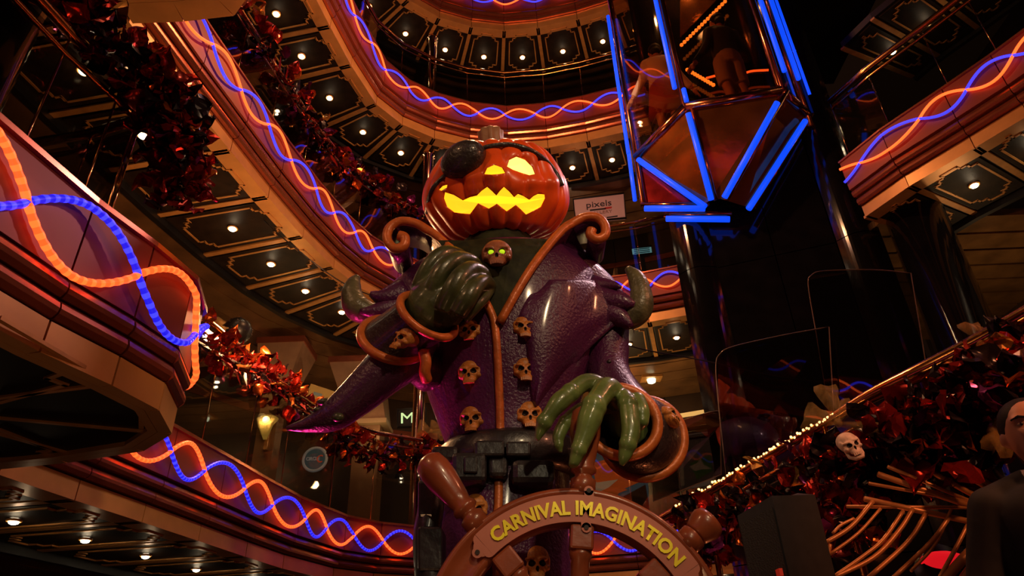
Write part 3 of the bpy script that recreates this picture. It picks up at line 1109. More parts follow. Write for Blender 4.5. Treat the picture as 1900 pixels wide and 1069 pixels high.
# skull ornament
def make_skull(mname, bone, jaw=False):
    mb = MB()
    mb.ball((0, .12, .16), (.38, .40, .34), 22, 14).ball((0, -.08, -.06), (.30, .25, .27), 18, 12)
    for s in (-1, 1):
        mb.ball((s * .265, -.13, -.13), (.095, .13, .075)).ball((s * .16, -.25, .09), (.15, .085, .05)).ball((s * .30, .0, .06), (.09, .2, .2))
    mb.ball((0, -.20, -.28), (.215, .15, .11)).ball((0, -.26, -.33), (.19, .10, .06))
    if jaw:
        mb.ball((0, -.20, -.52), (.18, .14, .085))
        for s in (-1, 1):
            mb.tube([(s * .27, .0, -.15), (s * .26, -.03, -.4), (s * .1, -.2, -.54)], [.06, .07, .08], 10)
    o = mb.obj(mname, [bone, M_SOCKET], None, True, at=(0, 0, 0))
    applied(o, [('REMESH', dict(mode='VOXEL', voxel_size=0.024)), ('SMOOTH', dict(factor=.5, iterations=2))])
    cuts = []
    for s in (-1, 1):
        cuts.append(MB().ball((s * .155, -.38, -.03), (.118, .20, .092), 16, 10, mi=1))
        if not jaw:
            cuts.append(MB().ball((s * .31, -.12, -.34), (.085, .2, .11), 12, 8, mi=0))
    cuts.append(MB().ball((0, -.40, -.165), (.058, .16, .085), 12, 8, mi=1))
    if jaw:
        cuts.append(MB().ball((0, -.36, -.425), (.14, .16, .03), 10, 8, mi=1))
    for cm in cuts:
        c = cm.obj('cutter', [bone, M_SOCKET], None, False, at=(0, 0, 0))
        bpy.context.view_layer.update()
        applied(o, [('BOOLEAN', dict(operation='DIFFERENCE', object=c, solver='EXACT', material_mode='TRANSFER'))])
        bpy.data.objects.remove(c)
    me = o.data
    me.polygons.foreach_set('use_smooth', [True] * len(me.polygons))
    bpy.data.objects.remove(o)
    return me


M_SKBROWN = mat('skull_brown', (0.30, 0.10, 0.05), 0, 0.36, vary=0.2)
SKULL = make_skull('skull', M_BONE)
SKULL_B = SKULL.copy()
SKULL_B.materials[0] = M_SKBROWN
te = MB()
for k in range(6):
    a = (k - 2.5) * .30
    x, y = .20 * math.sin(a), -.20 - .165 * math.cos(a)
    te.box((x - .028, y - .01, -.425), (x + .028, y + .06, -.335))
TEETH = te.mesh('teeth', M_BONE)
TEETH_B = te.mesh('teeth', M_SKBROWN)


def skull_part(px, py, hpx, tree=None, rz=0.0, ry=0.0, rx=0.0, depth=None, data=(SKULL, TEETH), name='skull_button', sink=.12, parent=st):
    p, n = onto(tree, px, py) if tree else (aty(px, py, depth), None)
    s = hpx * 1.22 * mpp(p) / 0.86
    o = inst(data[0], name, parent, p - wloc(parent) + Vector((0, sink * s, 0)), (rx, ry, rz), (s, s, s))
    c = inst(data[1], 'teeth', o, (0, 0, 0))
    return o, p, s


for x, y, h in ((873, 613, 40), (972, 607, 41), (873, 691, 43), (973, 686, 43), (877, 777, 45), (981, 769, 46), (883, 945, 46), (994, 1045, 50)):
    skull_part(x, y, h, T, rz=(-.25 if x < 925 else .22) * .6)
so, p_, s_ = skull_part(922, 476, 52, None, depth=2.92, data=(SKULL_B, TEETH_B), name='skull_pendant', sink=0)
for s in (-1, 1):
    MB().ball(p_ + Vector((s * .135, -.235, -.02)) * s_, (.075 * s_, .06 * s_, .06 * s_)).obj('glowing_eye', mat('eye_green', (0.4, 0.6, 0.02), 0, .3, emit=(0.42, 0.62, 0.01), strength=1.0), st, True)

# arm raised to the collar (figure's right): sleeve, cuff, hand
sl = MB()
limb(sl, [(775, 622, 3.0, 44), (742, 662, 2.97, 50), (704, 698, 2.95, 43), (658, 740, 2.95, 36), (616, 772, 2.95, 29), (572, 788, 2.95, 15), (532, 795, 2.95, 4)], 20, 6)
limb(sl, [(742, 668, 2.98, 38), (772, 672, 3.05, 36), (800, 690, 3.15, 40)], 14, 4)
SLT = bvh(sl)
sl.obj('sleeve', M_PURPLED, st, True)
for x, y, a, b in ((627, 775, 12, 9), (603, 746, 16, 7), (588, 760, 8, 5)):
    p, n = onto(SLT, x, y, -.004, 2.95)
    MB().ball(p, (a * mpp(p), .02, b * mpp(p)), 12, 8).obj('flesh_hole', M_GREEND, st, True)


def disc_ring(c, nrm, r, n=28, ex=1.0):
    nrm = nrm.normalized()
    u = nrm.cross(Vector((0, 0, 1))).normalized()
    w = nrm.cross(u)
    return [c + u * (r * math.cos(q * 2 * PI / n)) + w * (r * ex * math.sin(q * 2 * PI / n)) for q in range(n)]


vd = (aty(760, 610, 2.9) - EYEP).normalized()


def tilted(ix, iy, deg):
    im = ROT @ Vector((ix, iy, 0))
    im = (im - vd * im.dot(vd)).normalized()
    return im * math.cos(math.radians(deg)) - vd * math.sin(math.radians(deg))


cA, cB = aty(731, 629, 2.90), aty(794, 586, 2.80)
aA, aB = tilted(.29, -.957, 36), tilted(.56, -.83, 30)
rA, rB = 61 * mpp(cA), 58 * mpp(cB)
cu_ = MB()
cr_ = []
for t in range(9):
    f = t / 8
    cr_.append(disc_ring(cA * (1 - f) + cB * f, aA * (1 - f) + aB * f, (rA * (1 - f) + rB * f) * (1 - .04 * math.sin(PI * f))))
cr_.append(disc_ring(cB - aB * .02, aB, rB * .85))
cr_.append(disc_ring(cB - aB * .10, aB, rB * .7))
cu_.loft(cr_)
CT = bvh(cu_)
cu_.obj('cuff', M_CUFF, st, True)
rim = disc_ring(cA, aA, rA * 1.0, 40)
MB().tube(rim, .023, 8, True).obj('cuff_trim', M_TRIM, st, True)
MB().tube(disc_ring(cB, aB, rB * 1.0, 40), .02, 8, True).obj('cuff_trim', M_TRIM, st, True)
trim([(786, 650, 2.83), (790, 672, 2.84), (788, 690, 2.86), (792, 706, 2.9)], 0.026, name='cuff_trim')
skull_part(751, 627, 42, CT, rz=-.75, ry=.45, rx=-.1, name='cuff_skull', sink=.1)

h1 = MB()
h1.ball(aty(840, 532, 2.86), (52 * .0031, .13, 56 * .0031), 20, 14)
for pth in ([(770, 556, 2.84, 12), (782, 520, 2.80, 15), (800, 488, 2.78, 15), (824, 468, 2.80, 13), (850, 470, 2.86, 11), (868, 482, 2.92, 9)],
            [(795, 562, 2.78, 15), (808, 525, 2.73, 17), (826, 496, 2.72, 17), (850, 480, 2.75, 15), (876, 484, 2.82, 12), (890, 498, 2.90, 9)],
            [(822, 575, 2.74, 17), (838, 540, 2.69, 19), (855, 512, 2.69, 18), (875, 498, 2.74, 15), (896, 506, 2.82, 12), (906, 520, 2.90, 9)],
            [(850, 582, 2.74, 17), (866, 556, 2.70, 18), (880, 534, 2.71, 17), (896, 522, 2.77, 14), (910, 528, 2.85, 11), (912, 540, 2.92, 8)],
            [(858, 590, 2.82, 15), (882, 566, 2.80, 14), (900, 548, 2.84, 12), (914, 530, 2.9, 9)]):
    limb(h1, pth, 12, 5)
limb(h1, [(788, 596, 2.88, 50), (803, 575, 2.85, 55), (828, 550, 2.86, 52)], 16, 4)
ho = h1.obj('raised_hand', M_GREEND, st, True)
applied(ho, [('REMESH', dict(mode='VOXEL', voxel_size=0.007)), ('SMOOTH', dict(factor=.5, iterations=2))])
ho.data.polygons.foreach_set('use_smooth', [True] * len(ho.data.polygons))

# arm on the wheel (figure's left)
al = MB()
limb(al, [(1085, 548, 3.3, 50), (1118, 590, 3.3, 46), (1127, 640, 3.28, 40), (1128, 690, 3.24, 40), (1150, 740, 3.18, 46), (1195, 800, 3.1, 55)], 20, 5)
al.obj('sleeve', M_PURPLE, st, True)
MB().ball(aty(1130, 672, 3.13), .013).obj('rivet', M_BELT, st, True)


def ell(cx_, cy_, a, b, y, rot=0.0, n=40, dy=0.0):
    out = []
    for q in range(n):
        t = q * 2 * PI / n
        x, z = a * math.cos(t), b * math.sin(t)
        out.append(aty(cx_ + x * math.cos(rot) - z * math.sin(rot), cy_ + x * math.sin(rot) + z * math.cos(rot), y + dy * math.cos(t)))
    return out


kf = MB()
kr = [ell(1196, 815, 50, 50, 3.2), ell(1196, 814, 72, 69, 3.06, .35), ell(1187, 807, 76, 72, 3.0, .35), ell(1172, 797, 76, 71, 2.93, .4), ell(1153, 784, 72, 64, 2.86, .45), ell(1150, 783, 62, 54, 2.87, .45), ell(1160, 790, 52, 46, 2.98, .4)]
kf.loft(kr)
KT = bvh(kf)
kf.obj('cuff', M_CUFF, st, True)
MB().tube(ell(1152, 783, 70, 62, 2.85, .45, 48), .024, 8, True).obj('cuff_trim', M_TRIM, st, True)
MB().tube(ell(1194, 814, 75, 72, 3.04, .35, 48), .024, 8, True).obj('cuff_trim', M_TRIM, st, True)
skull_part(1240, 776, 40, KT, rz=.9, ry=.7, rx=-.2, name='cuff_skull', sink=.05)

h2 = MB()
for pth in ([(1140, 745, 2.80, 16), (1108, 716, 2.76, 16), (1084, 711, 2.73, 14), (1058, 730, 2.70, 14), (1038, 746, 2.68, 15), (1022, 766, 2.68, 12), (1010, 784, 2.69, 12), (1002, 802, 2.70, 8), (997, 818, 2.71, 3)],
            [(1150, 745, 2.80, 18), (1128, 722, 2.72, 19), (1112, 738, 2.67, 17), (1102, 756, 2.65, 18), (1094, 778, 2.64, 19), (1085, 806, 2.64, 15), (1074, 835, 2.64, 12), (1064, 862, 2.65, 8), (1063, 866, 2.65, 5)],
            [(1165, 752, 2.82, 16), (1158, 738, 2.74, 14), (1165, 752, 2.70, 15), (1168, 774, 2.68, 15), (1170, 800, 2.67, 15), (1165, 825, 2.67, 13), (1158, 848, 2.68, 10), (1153, 864, 2.69, 4)],
            [(1172, 758, 2.84, 14), (1182, 746, 2.78, 13), (1190, 764, 2.75, 13), (1191, 782, 2.75, 10), (1187, 798, 2.76, 4)],
            [(1130, 752, 2.84, 16), (1080, 762, 2.82, 13), (1050, 785, 2.80, 11), (1037, 808, 2.79, 10), (1037, 826, 2.79, 7), (1041, 840, 2.79, 3)]):
    limb(h2, [(x, y, d - .03, r * 1.22) for x, y, d, r in pth], 12, 5)
    for q_ in (len(pth) // 3, (2 * len(pth)) // 3):
        x, y, d, r = pth[q_]
        kc = aty(x, y - 1, d - .035)
        h2.ball(kc, r * 1.36 * mpp(kc), 12, 8)
limb(h2, [(1170, 800, 3.0, 36), (1150, 764, 2.88, 34), (1125, 735, 2.78, 24), (1112, 728, 2.75, 18)], 16, 5)
limb(h2, [(1165, 780, 2.9, 24), (1162, 750, 2.8, 18)], 12, 4)
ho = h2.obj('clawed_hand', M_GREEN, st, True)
applied(ho, [('REMESH', dict(mode='VOXEL', voxel_size=0.006)), ('SMOOTH', dict(factor=.5, iterations=2))])
ho.data.polygons.foreach_set('use_smooth', [True] * len(ho.data.polygons))

# leaf horns on the shoulders
for pth in ([(712, 572, 3.22, 12), (690, 580, 3.2, 20), (664, 572, 3.18, 25), (653, 548, 3.17, 20), (656, 526, 3.17, 14), (664, 512, 3.17, 5)],
            [(1150, 600, 3.2, 10), (1172, 592, 3.17, 20), (1188, 570, 3.15, 24), (1189, 542, 3.14, 20), (1180, 516, 3.14, 16), (1164, 497, 3.14, 6)]):
    hb = MB()
    limb(hb, pth, 14, 6)
    hb.obj('leaf_horn', mat('horn_green', (0.11, 0.10, 0.05), 0, .35, vary=.45, vscale=14, bump=.5, bscale=40), st, True)

# belt, buckle, pistol gear
bl = MB().loft([ring_px(828, 822, 1066, .86), ring_px(838, 812, 1074, .88), ring_px(880, 806, 1076, .88), ring_px(892, 812, 1066, .86)])
BT = bvh(bl)
bl.obj('belt', M_BELT, st, True)


def block(px0, py0, px1, py1, yf, yb, name, m=M_BELT, bev=.012):
    mb = MB()
    f = [aty(px0, py1, yf), aty(px1, py1, yf), aty(px1, py1, yb), aty(px0, py1, yb)]
    g = [aty(px0, py0, yf), aty(px1, py0, yf), aty(px1, py0, yb), aty(px0, py0, yb)]
    for a in (2, 3):
        f[a] = Vector((f[3 - a].x, yb, f[3 - a].z))
        g[a] = Vector((g[3 - a].x, yb, g[3 - a].z))
    mb.hexa(f, g)
    o = mb.obj(name, m, st)
    applied(o, [('BEVEL', dict(width=bev, segments=2))])
    return o


yb_ = onto(BT, 925, 860)[0].y
block(880, 816, 936, 846, yb_ - .08, yb_ + .02, 'buckle')
block(938, 818, 985, 846, yb_ - .07, yb_ + .02, 'buckle')
block(838, 838, 902, 893, yb_ - .09, yb_ + .04, 'buckle', bev=.02)
block(860, 846, 886, 878, yb_ - .105, yb_, 'buckle', bev=.008)
block(905, 846, 942, 885, yb_ - .06, yb_ + .04, 'buckle', bev=.02)
block(948, 850, 1030, 898, yb_ - .08, yb_ + .06, 'buckle', bev=.03)
block(800, 826, 850, 856, yb_ + .02, yb_ + .2, 'buckle', bev=.02)
sc = MB()
limb(sc, [(805, 880, 2.98, 20), (800, 940, 2.96, 24), (792, 1000, 2.95, 26), (800, 1069, 2.95, 30), (800, 1120, 2.95, 28)], 10, 4)
sc.obj('scabbard', M_BELT, st, True)
block(775, 890, 806, 960, 2.9, 3.05, 'pouch')
block(774, 976, 820, 1060, 2.88, 3.05, 'pouch')

# pedestal
pd = MB().lathe([(0.95, 0.0), (0.95, 0.08), (0.85, 0.12), (0.85, 0.80), (0.92, 0.84), (0.92, 0.9)], (0.0, YS - .1, 0), n=40).obj('pedestal', M_BLACKS, None)
tag(pd, 'round black pedestal carrying the pumpkin headed figure', 'pedestal')

# ship wheel
YW = 2.76
wp = [aty(x, y, YW) for x, y in ((820, 1053), (900, 963), (965, 924), (1061, 907), (1116, 915), (1189, 940), (1254, 989), (1302, 1037))]
A = [[p.x, p.z, 1] for p in wp]


def fit_circle(P):
    # least squares x^2+z^2 = 2ax + 2bz + c
    S = [[0] * 4 for _ in range(3)]
    for x, z in P:
        row = (2 * x, 2 * z, 1)
        for i in range(3):
            for j in range(3):
                S[i][j] += row[i] * row[j]
            S[i][3] += row[i] * (x * x + z * z)
    Mx = Matrix([r[:3] for r in S]).inverted() @ Vector([r[3] for r in S])
    return Mx[0], Mx[1], math.sqrt(Mx[2] + Mx[0] ** 2 + Mx[1] ** 2)


wx, wz, WR = fit_circle([(p.x, p.z) for p in wp])
WCN = Vector((wx, YW, wz))
wm = WR / 279.0                      # metres per photo pixel on the rim
wh = thing('ship_wheel', (wx, YW, 0.0), 'big brown ship steering wheel with a curved yellow lettered name plate', 'steering wheel')


def pol(r, a, y=0.0):                # a measured clockwise from straight up
    return WCN + Vector((r * math.sin(a), y, r * math.cos(a)))


n = 120
prof = [(279, -.02), (279, .035), (268, .055), (216, .055), (208, .035), (208, -.02), (214, -.045), (222, -.045), (226, -.03), (262, -.03), (266, -.045), (274, -.045)]
MB().loft([[pol(r * wm, q * 2 * PI / n, y) for r, y in prof] for q in range(n)], False, True).obj('rim', M_OAK, wh, True)
A0 = math.radians(7)
for k in range(8):
    a = A0 + k * PI / 4
    d = Vector((math.sin(a), 0, math.cos(a)))
    MB().lathe([(.020, .0), (.034, .1), (.03, .16), (.042, .2), (.03, .235), (.034, .27)] if False else [(14 * wm, 0), (14 * wm, 60 * wm), (20 * wm, 66 * wm), (16 * wm, 74 * wm), (17 * wm, 150 * wm), (22 * wm, 158 * wm), (20 * wm, 168 * wm)], WCN, d, 16).obj('spoke', M_OAK, wh, True)
    u = d.cross(Vector((0, 1, 0)))
    b = MB()
    c0, c1 = WCN + d * (165 * wm), WCN + d * (210 * wm)
    w = 22 * wm
    b.hexa([c0 - u * w - Vector((0, .05, 0)), c0 + u * w - Vector((0, .05, 0)), c0 + u * w + Vector((0, .05, 0)), c0 - u * w + Vector((0, .05, 0))],
           [c1 - u * w - Vector((0, .05, 0)), c1 + u * w - Vector((0, .05, 0)), c1 + u * w + Vector((0, .05, 0)), c1 - u * w + Vector((0, .05, 0))])
    o = b.obj('spoke_block', M_OAK, wh)
    applied(o, [('BEVEL', dict(width=.01, segments=2))])
    bk_ = {1: .45}.get(k, 1.0)
    hp = [(24 * wm, 270 * wm), (25 * wm, 300 * wm), (17 * wm, 306 * wm), (17 * wm, 312 * wm), (25 * wm, 318 * wm), (25 * wm, 326 * wm), (20 * wm, 334 * wm), (24 * wm, 352 * wm), (31 * wm, 400 * wm), (32 * wm, 430 * wm), (28 * wm, 454 * wm), (16 * wm, 465 * wm), (3 * wm, 468 * wm)]
    hp = [(r_, 270 * wm + (h_ - 270 * wm) * (.9 if bk_ == 1 or h_ < 334 * wm else .42 if h_ < 430 * wm else .4)) for r_, h_ in hp]
    h = MB().lathe(hp, WCN, d, 20)
    h.obj('handle', M_OAK, wh, True)
MB().lathe([(70 * wm, -.05), (78 * wm, -.03), (78 * wm, .03), (70 * wm, .05)], WCN, (0, 1, 0), 32).obj('hub', M_OAK, wh, True)
sb = MB().tube([WCN + Vector((0, .06, 0)), WCN + Vector((0, .22, 0)), Vector((wx, YW + .22, 0.02))], [.05, .06, .09], 12)
sb.obj('post', M_OAK, wh, True)

# name plate with its lugs and lettering
AP = math.radians(9.3)
HP = math.radians(51)
pl = MB()
ro, ri, yf = 262 * wm, 212 * wm, -.058
m_ = 64
sec = []
for q in range(m_ + 1):
    a = AP - HP + 2 * HP * q / m_
    sec.append([pol(ri, a, -.044), pol(ri, a, yf), pol(ro, a, yf), pol(ro, a, -.044)])
pl.loft(sec)
kz = 0
for s in (-1, 1):                    # scalloped ends
    for r, da, rad in ((237, .075, 10), (237, .045, 12), (237, .02, 17), (250, .0, 12), (224, .0, 12)):
        a = AP + s * (HP + da)
        kz += 1
        pl.lathe([(rad * wm, 0), (rad * wm, .0120)], pol(r * wm, a, yf + .0004 * (kz % 5 + 1)), (0, 1, 0), 18)
for r in (271, 203):
    pl.lathe([(9 * wm, 0), (9 * wm, .0138)], pol(r * wm, AP - .005, yf + .0002), (0, 1, 0), 18)
    c_, d_ = pol(r * wm, AP - .005, 0), pol(237 * wm, AP - .005, 0)
    pl.hexa([Vector((c_.x - 9 * wm, YW + yf + .0002, min(c_.z, d_.z))), Vector((c_.x + 9 * wm, YW + yf + .0002, min(c_.z, d_.z))), Vector((c_.x + 9 * wm, YW - .044, min(c_.z, d_.z))), Vector((c_.x - 9 * wm, YW - .044, min(c_.z, d_.z)))],
            [Vector((c_.x - 9 * wm, YW + yf + .0002, max(c_.z, d_.z))), Vector((c_.x + 9 * wm, YW + yf + .0002, max(c_.z, d_.z))), Vector((c_.x + 9 * wm, YW - .044, max(c_.z, d_.z))), Vector((c_.x - 9 * wm, YW - .044, max(c_.z, d_.z)))])
plate = pl.obj('name_plate', M_PLATE, wh)
for p in (pol(271 * wm, AP - .005, yf - .004), pol(203 * wm, AP - .005, yf - .004), pol(237 * wm, AP - HP - .075, yf - .004), pol(237 * wm, AP + HP + .075, yf - .004)):
    MB().lathe([(4.5 * wm, 0), (4.5 * wm, .006)], p, (0, 1, 0), 12).obj('screw', M_SOCKET, plate)
vs_, fs_ = text_mesh('CARNIVAL IMAGINATION', 1.0, 0.034, 0.0)
x0, x1 = min(v.x for v in vs_), max(v.x for v in vs_)
z0, z1 = min(v.y for v in vs_), max(v.y for v in vs_)
span = 2 * math.radians(46.5)
hgt = 27 * wm
tx = MB()
fr = []
for v in vs_:
    a = AP - span / 2 + span * (v.x - x0) / (x1 - x0)
    r = 237 * wm - hgt / 2 + hgt * (v.y - z0) / (z1 - z0)
    fr.append((r, a))
tx.add([pol(r, a, yf - .004) for r, a in fr], [f[::-1] for f in fs_])
txo = tx.obj('lettering', M_LETTER, plate)
applied(txo, [('SOLIDIFY', dict(thickness=.006, offset=0))])

# ================================================================== LIFT CAR
def on_shaft(px, py, out=0.0):
    r = ray(px, py)
    o = TL + tn * out
    t = (o.x * tn.x + o.y * tn.y) / (r.x * tn.x + r.y * tn.y)
    return EYEP + r * t


M_NEON = mat('tube_blue', (0.02, 0.1, 0.5), 0, 0.4, emit=(0.003, 0.07, 1.0), strength=1.0)
M_AMBER = mat('amber_mirror', (0.55, 0.19, 0.04), 0.85, 0.12, vary=0.35, vscale=3, bump=0.2, bscale=4)
M_COPPER = mat('copper_tube', (0.62, 0.22, 0.10), 1.0, 0.2, vary=0.1)
M_CARGLASS = glass_mat('lift_glass', (0.80, 0.62, 0.45), 0.02, 0.08)
ZR = 7.45
c1, c2, c3, c4 = [atz(x, y, ZR) for x, y in ((1180, 292), (1272, 198), (1450, 168), (1497, 212))]
b4 = on_shaft(1497, 212, .02)
lift = thing('glass_lift', on_shaft(1320, 388, .1), 'glass lift car with an amber pyramid underside outlined in blue tubes', 'lift')
apx = [on_shaft(1306, 380, .12), on_shaft(1318, 371, .28), on_shaft(1338, 369, .28), on_shaft(1386, 384, .12)]
for (a, b, p, q) in ((c1, c2, apx[0], apx[1]), (c2, c3, apx[1], apx[2]), (c3, c4, apx[2], apx[3])):
    inn_ = Vector((0, .03, .03))
    MB().hexa([a, b, q, p], [a + inn_, b + inn_, q + inn_, p + inn_]).obj('underside_panel', M_AMBER, lift)
cx4 = (c1 + c2 + c3 + c4) / 4
fl_ = MB().prism([c1, c2, c3, c4], (0, 0, .05)).obj('car_floor', M_BLACKS, lift)
for a, b in ((c1, c2), (c2, c3), (c3, c4)):
    mb = MB().tube([a, b], 0.055, 12)
    mb.obj('rim_rail', M_COPPER, lift, True)
    t = (b - a).normalized() * .03
    n = Vector((t.y, -t.x, 0)).normalized() * .008
    a_, b_ = a + t, b - t
    MB().hexa([a_ - n, a_ + n, b_ + n, b_ - n], [p + Vector((0, 0, 4.2)) for p in (a_ - n, a_ + n, b_ + n, b_ - n)]).obj('glass_pane', M_CARGLASS, lift)
for c, dz in ((c1, -.75), (c2, 0), (c3, 0), (c4, -.2)):
    MB().tube([c + Vector((0, 0, dz)), c + Vector((0, 0, 4.2))], 0.04, 10).obj('corner_post', M_COPPER, lift, True)
roof = MB().prism([c1 + Vector((0, 0, 4.2)), c2 + Vector((0, 0, 4.2)), c3 + Vector((0, 0, 4.2)), c4 + Vector((0, 0, 4.2))], (0, 0, .12)).obj('car_roof', M_COPPER, lift)


def neon(a, b, w=.034, name='blue_tube'):
    MB().tube([a, b], w, 8).obj(name, M_NEON, lift, True)


def lerp(a, b, t):
    return a * (1 - t) + b * t


dn = Vector((0, -.03, -.05))
for a, b, t0, t1 in ((c1, apx[0], .02, 1), (c2, apx[1], .06, .98), (c3, apx[2], .1, .97), (c4, apx[3], .06, 1)):
    neon(lerp(a, b, t0) + dn, lerp(a, b, t1) + dn, .036)
    MB().tube([a + dn * .3 + Vector((.06, 0, 0)), b + dn * .3 + Vector((.06, 0, 0))], .03, 8).obj('ridge_tube', M_COPPER, lift, True)
neon(on_shaft(1196, 387, .14), on_shaft(1308, 387, .14), .036)
neon(on_shaft(1236, 406, .05), on_shaft(1354, 407, .05), .036)
MB().tube([on_shaft(1190, 380, .1), on_shaft(1300, 380, .1)], .03, 8).obj('base_tube', M_COPPER, lift, True)
MB().tube([on_shaft(1232, 398, .03), on_shaft(1358, 398, .03)], .035, 8).obj('base_tube', M_COPPER, lift, True)
rp = MB().prism([on_shaft(1182, 305, .02), on_shaft(1196, 384, .02), on_shaft(1304, 384, .02)], tn * .02)
rp.obj('back_panel', mat('red_mirror', (0.5, 0.03, 0.03), .8, .2, vary=.3, vscale=9, bump=.2, bscale=5), lift)
zt_ = Vector((0, 0, 4.2))
for (x0, y0, x1, y1, out) in ((1128, 30, 1166, 285, .12), (1166, 280, 1178, 372, .1)):
    neon(on_shaft(x0, y0, out), on_shaft(x1, y1, out), .026)
for c, o_ in ((c2, Vector((-.09, -.03, 0))), (c3, Vector((.09, -.03, 0))), (c3, Vector((.30, .10, 0))), (c4, Vector((.10, -.02, 0)))):
    neon(c + o_ + Vector((0, 0, .28)), c + o_ + zt_, .030 if o_.x != .30 else .014)
neon(lerp(c2, apx[1], 0.02) + Vector((0, -.06, .25)), c2 + Vector((.0, -.07, .02)), .03)
# dotted lamp strings on the lift's rear wall
for pts in (((1262, 86), (1348, 0)), ((1273, 128), (1326, 159))):
    a, b = on_shaft(*pts[0], .03), on_shaft(*pts[1], .03)
    k = 16 if pts[0][0] == 1262 else 11
    dots = MB()
    for i in range(k):
        dots.ball(lerp(a, b, (i + .5) / k), .026, 8, 6)
    o = dots.obj('lamp_string', mat('amber_dot', (1, .4, .1), 0, .4, emit=(1.0, 0.25, 0.03), strength=2.2), lift)
    o['kind'] = 'stuff'
MB().tube(catmull([on_shaft(x, y, .05) for x, y in ((1310, 145), (1335, 140), (1360, 147), (1390, 133), (1426, 130))], 5), .014, 8).obj('neon_reflection', M_RED, lift, True)  # glowing tube added to imitate red neon reflected in the car
MB().prism([on_shaft(1262, -40, .02), on_shaft(1262, 70, .02), on_shaft(1340, -10, .02), on_shaft(1350, -60, .02)], tn * .01).obj('amber_panel', M_AMBER, lift)

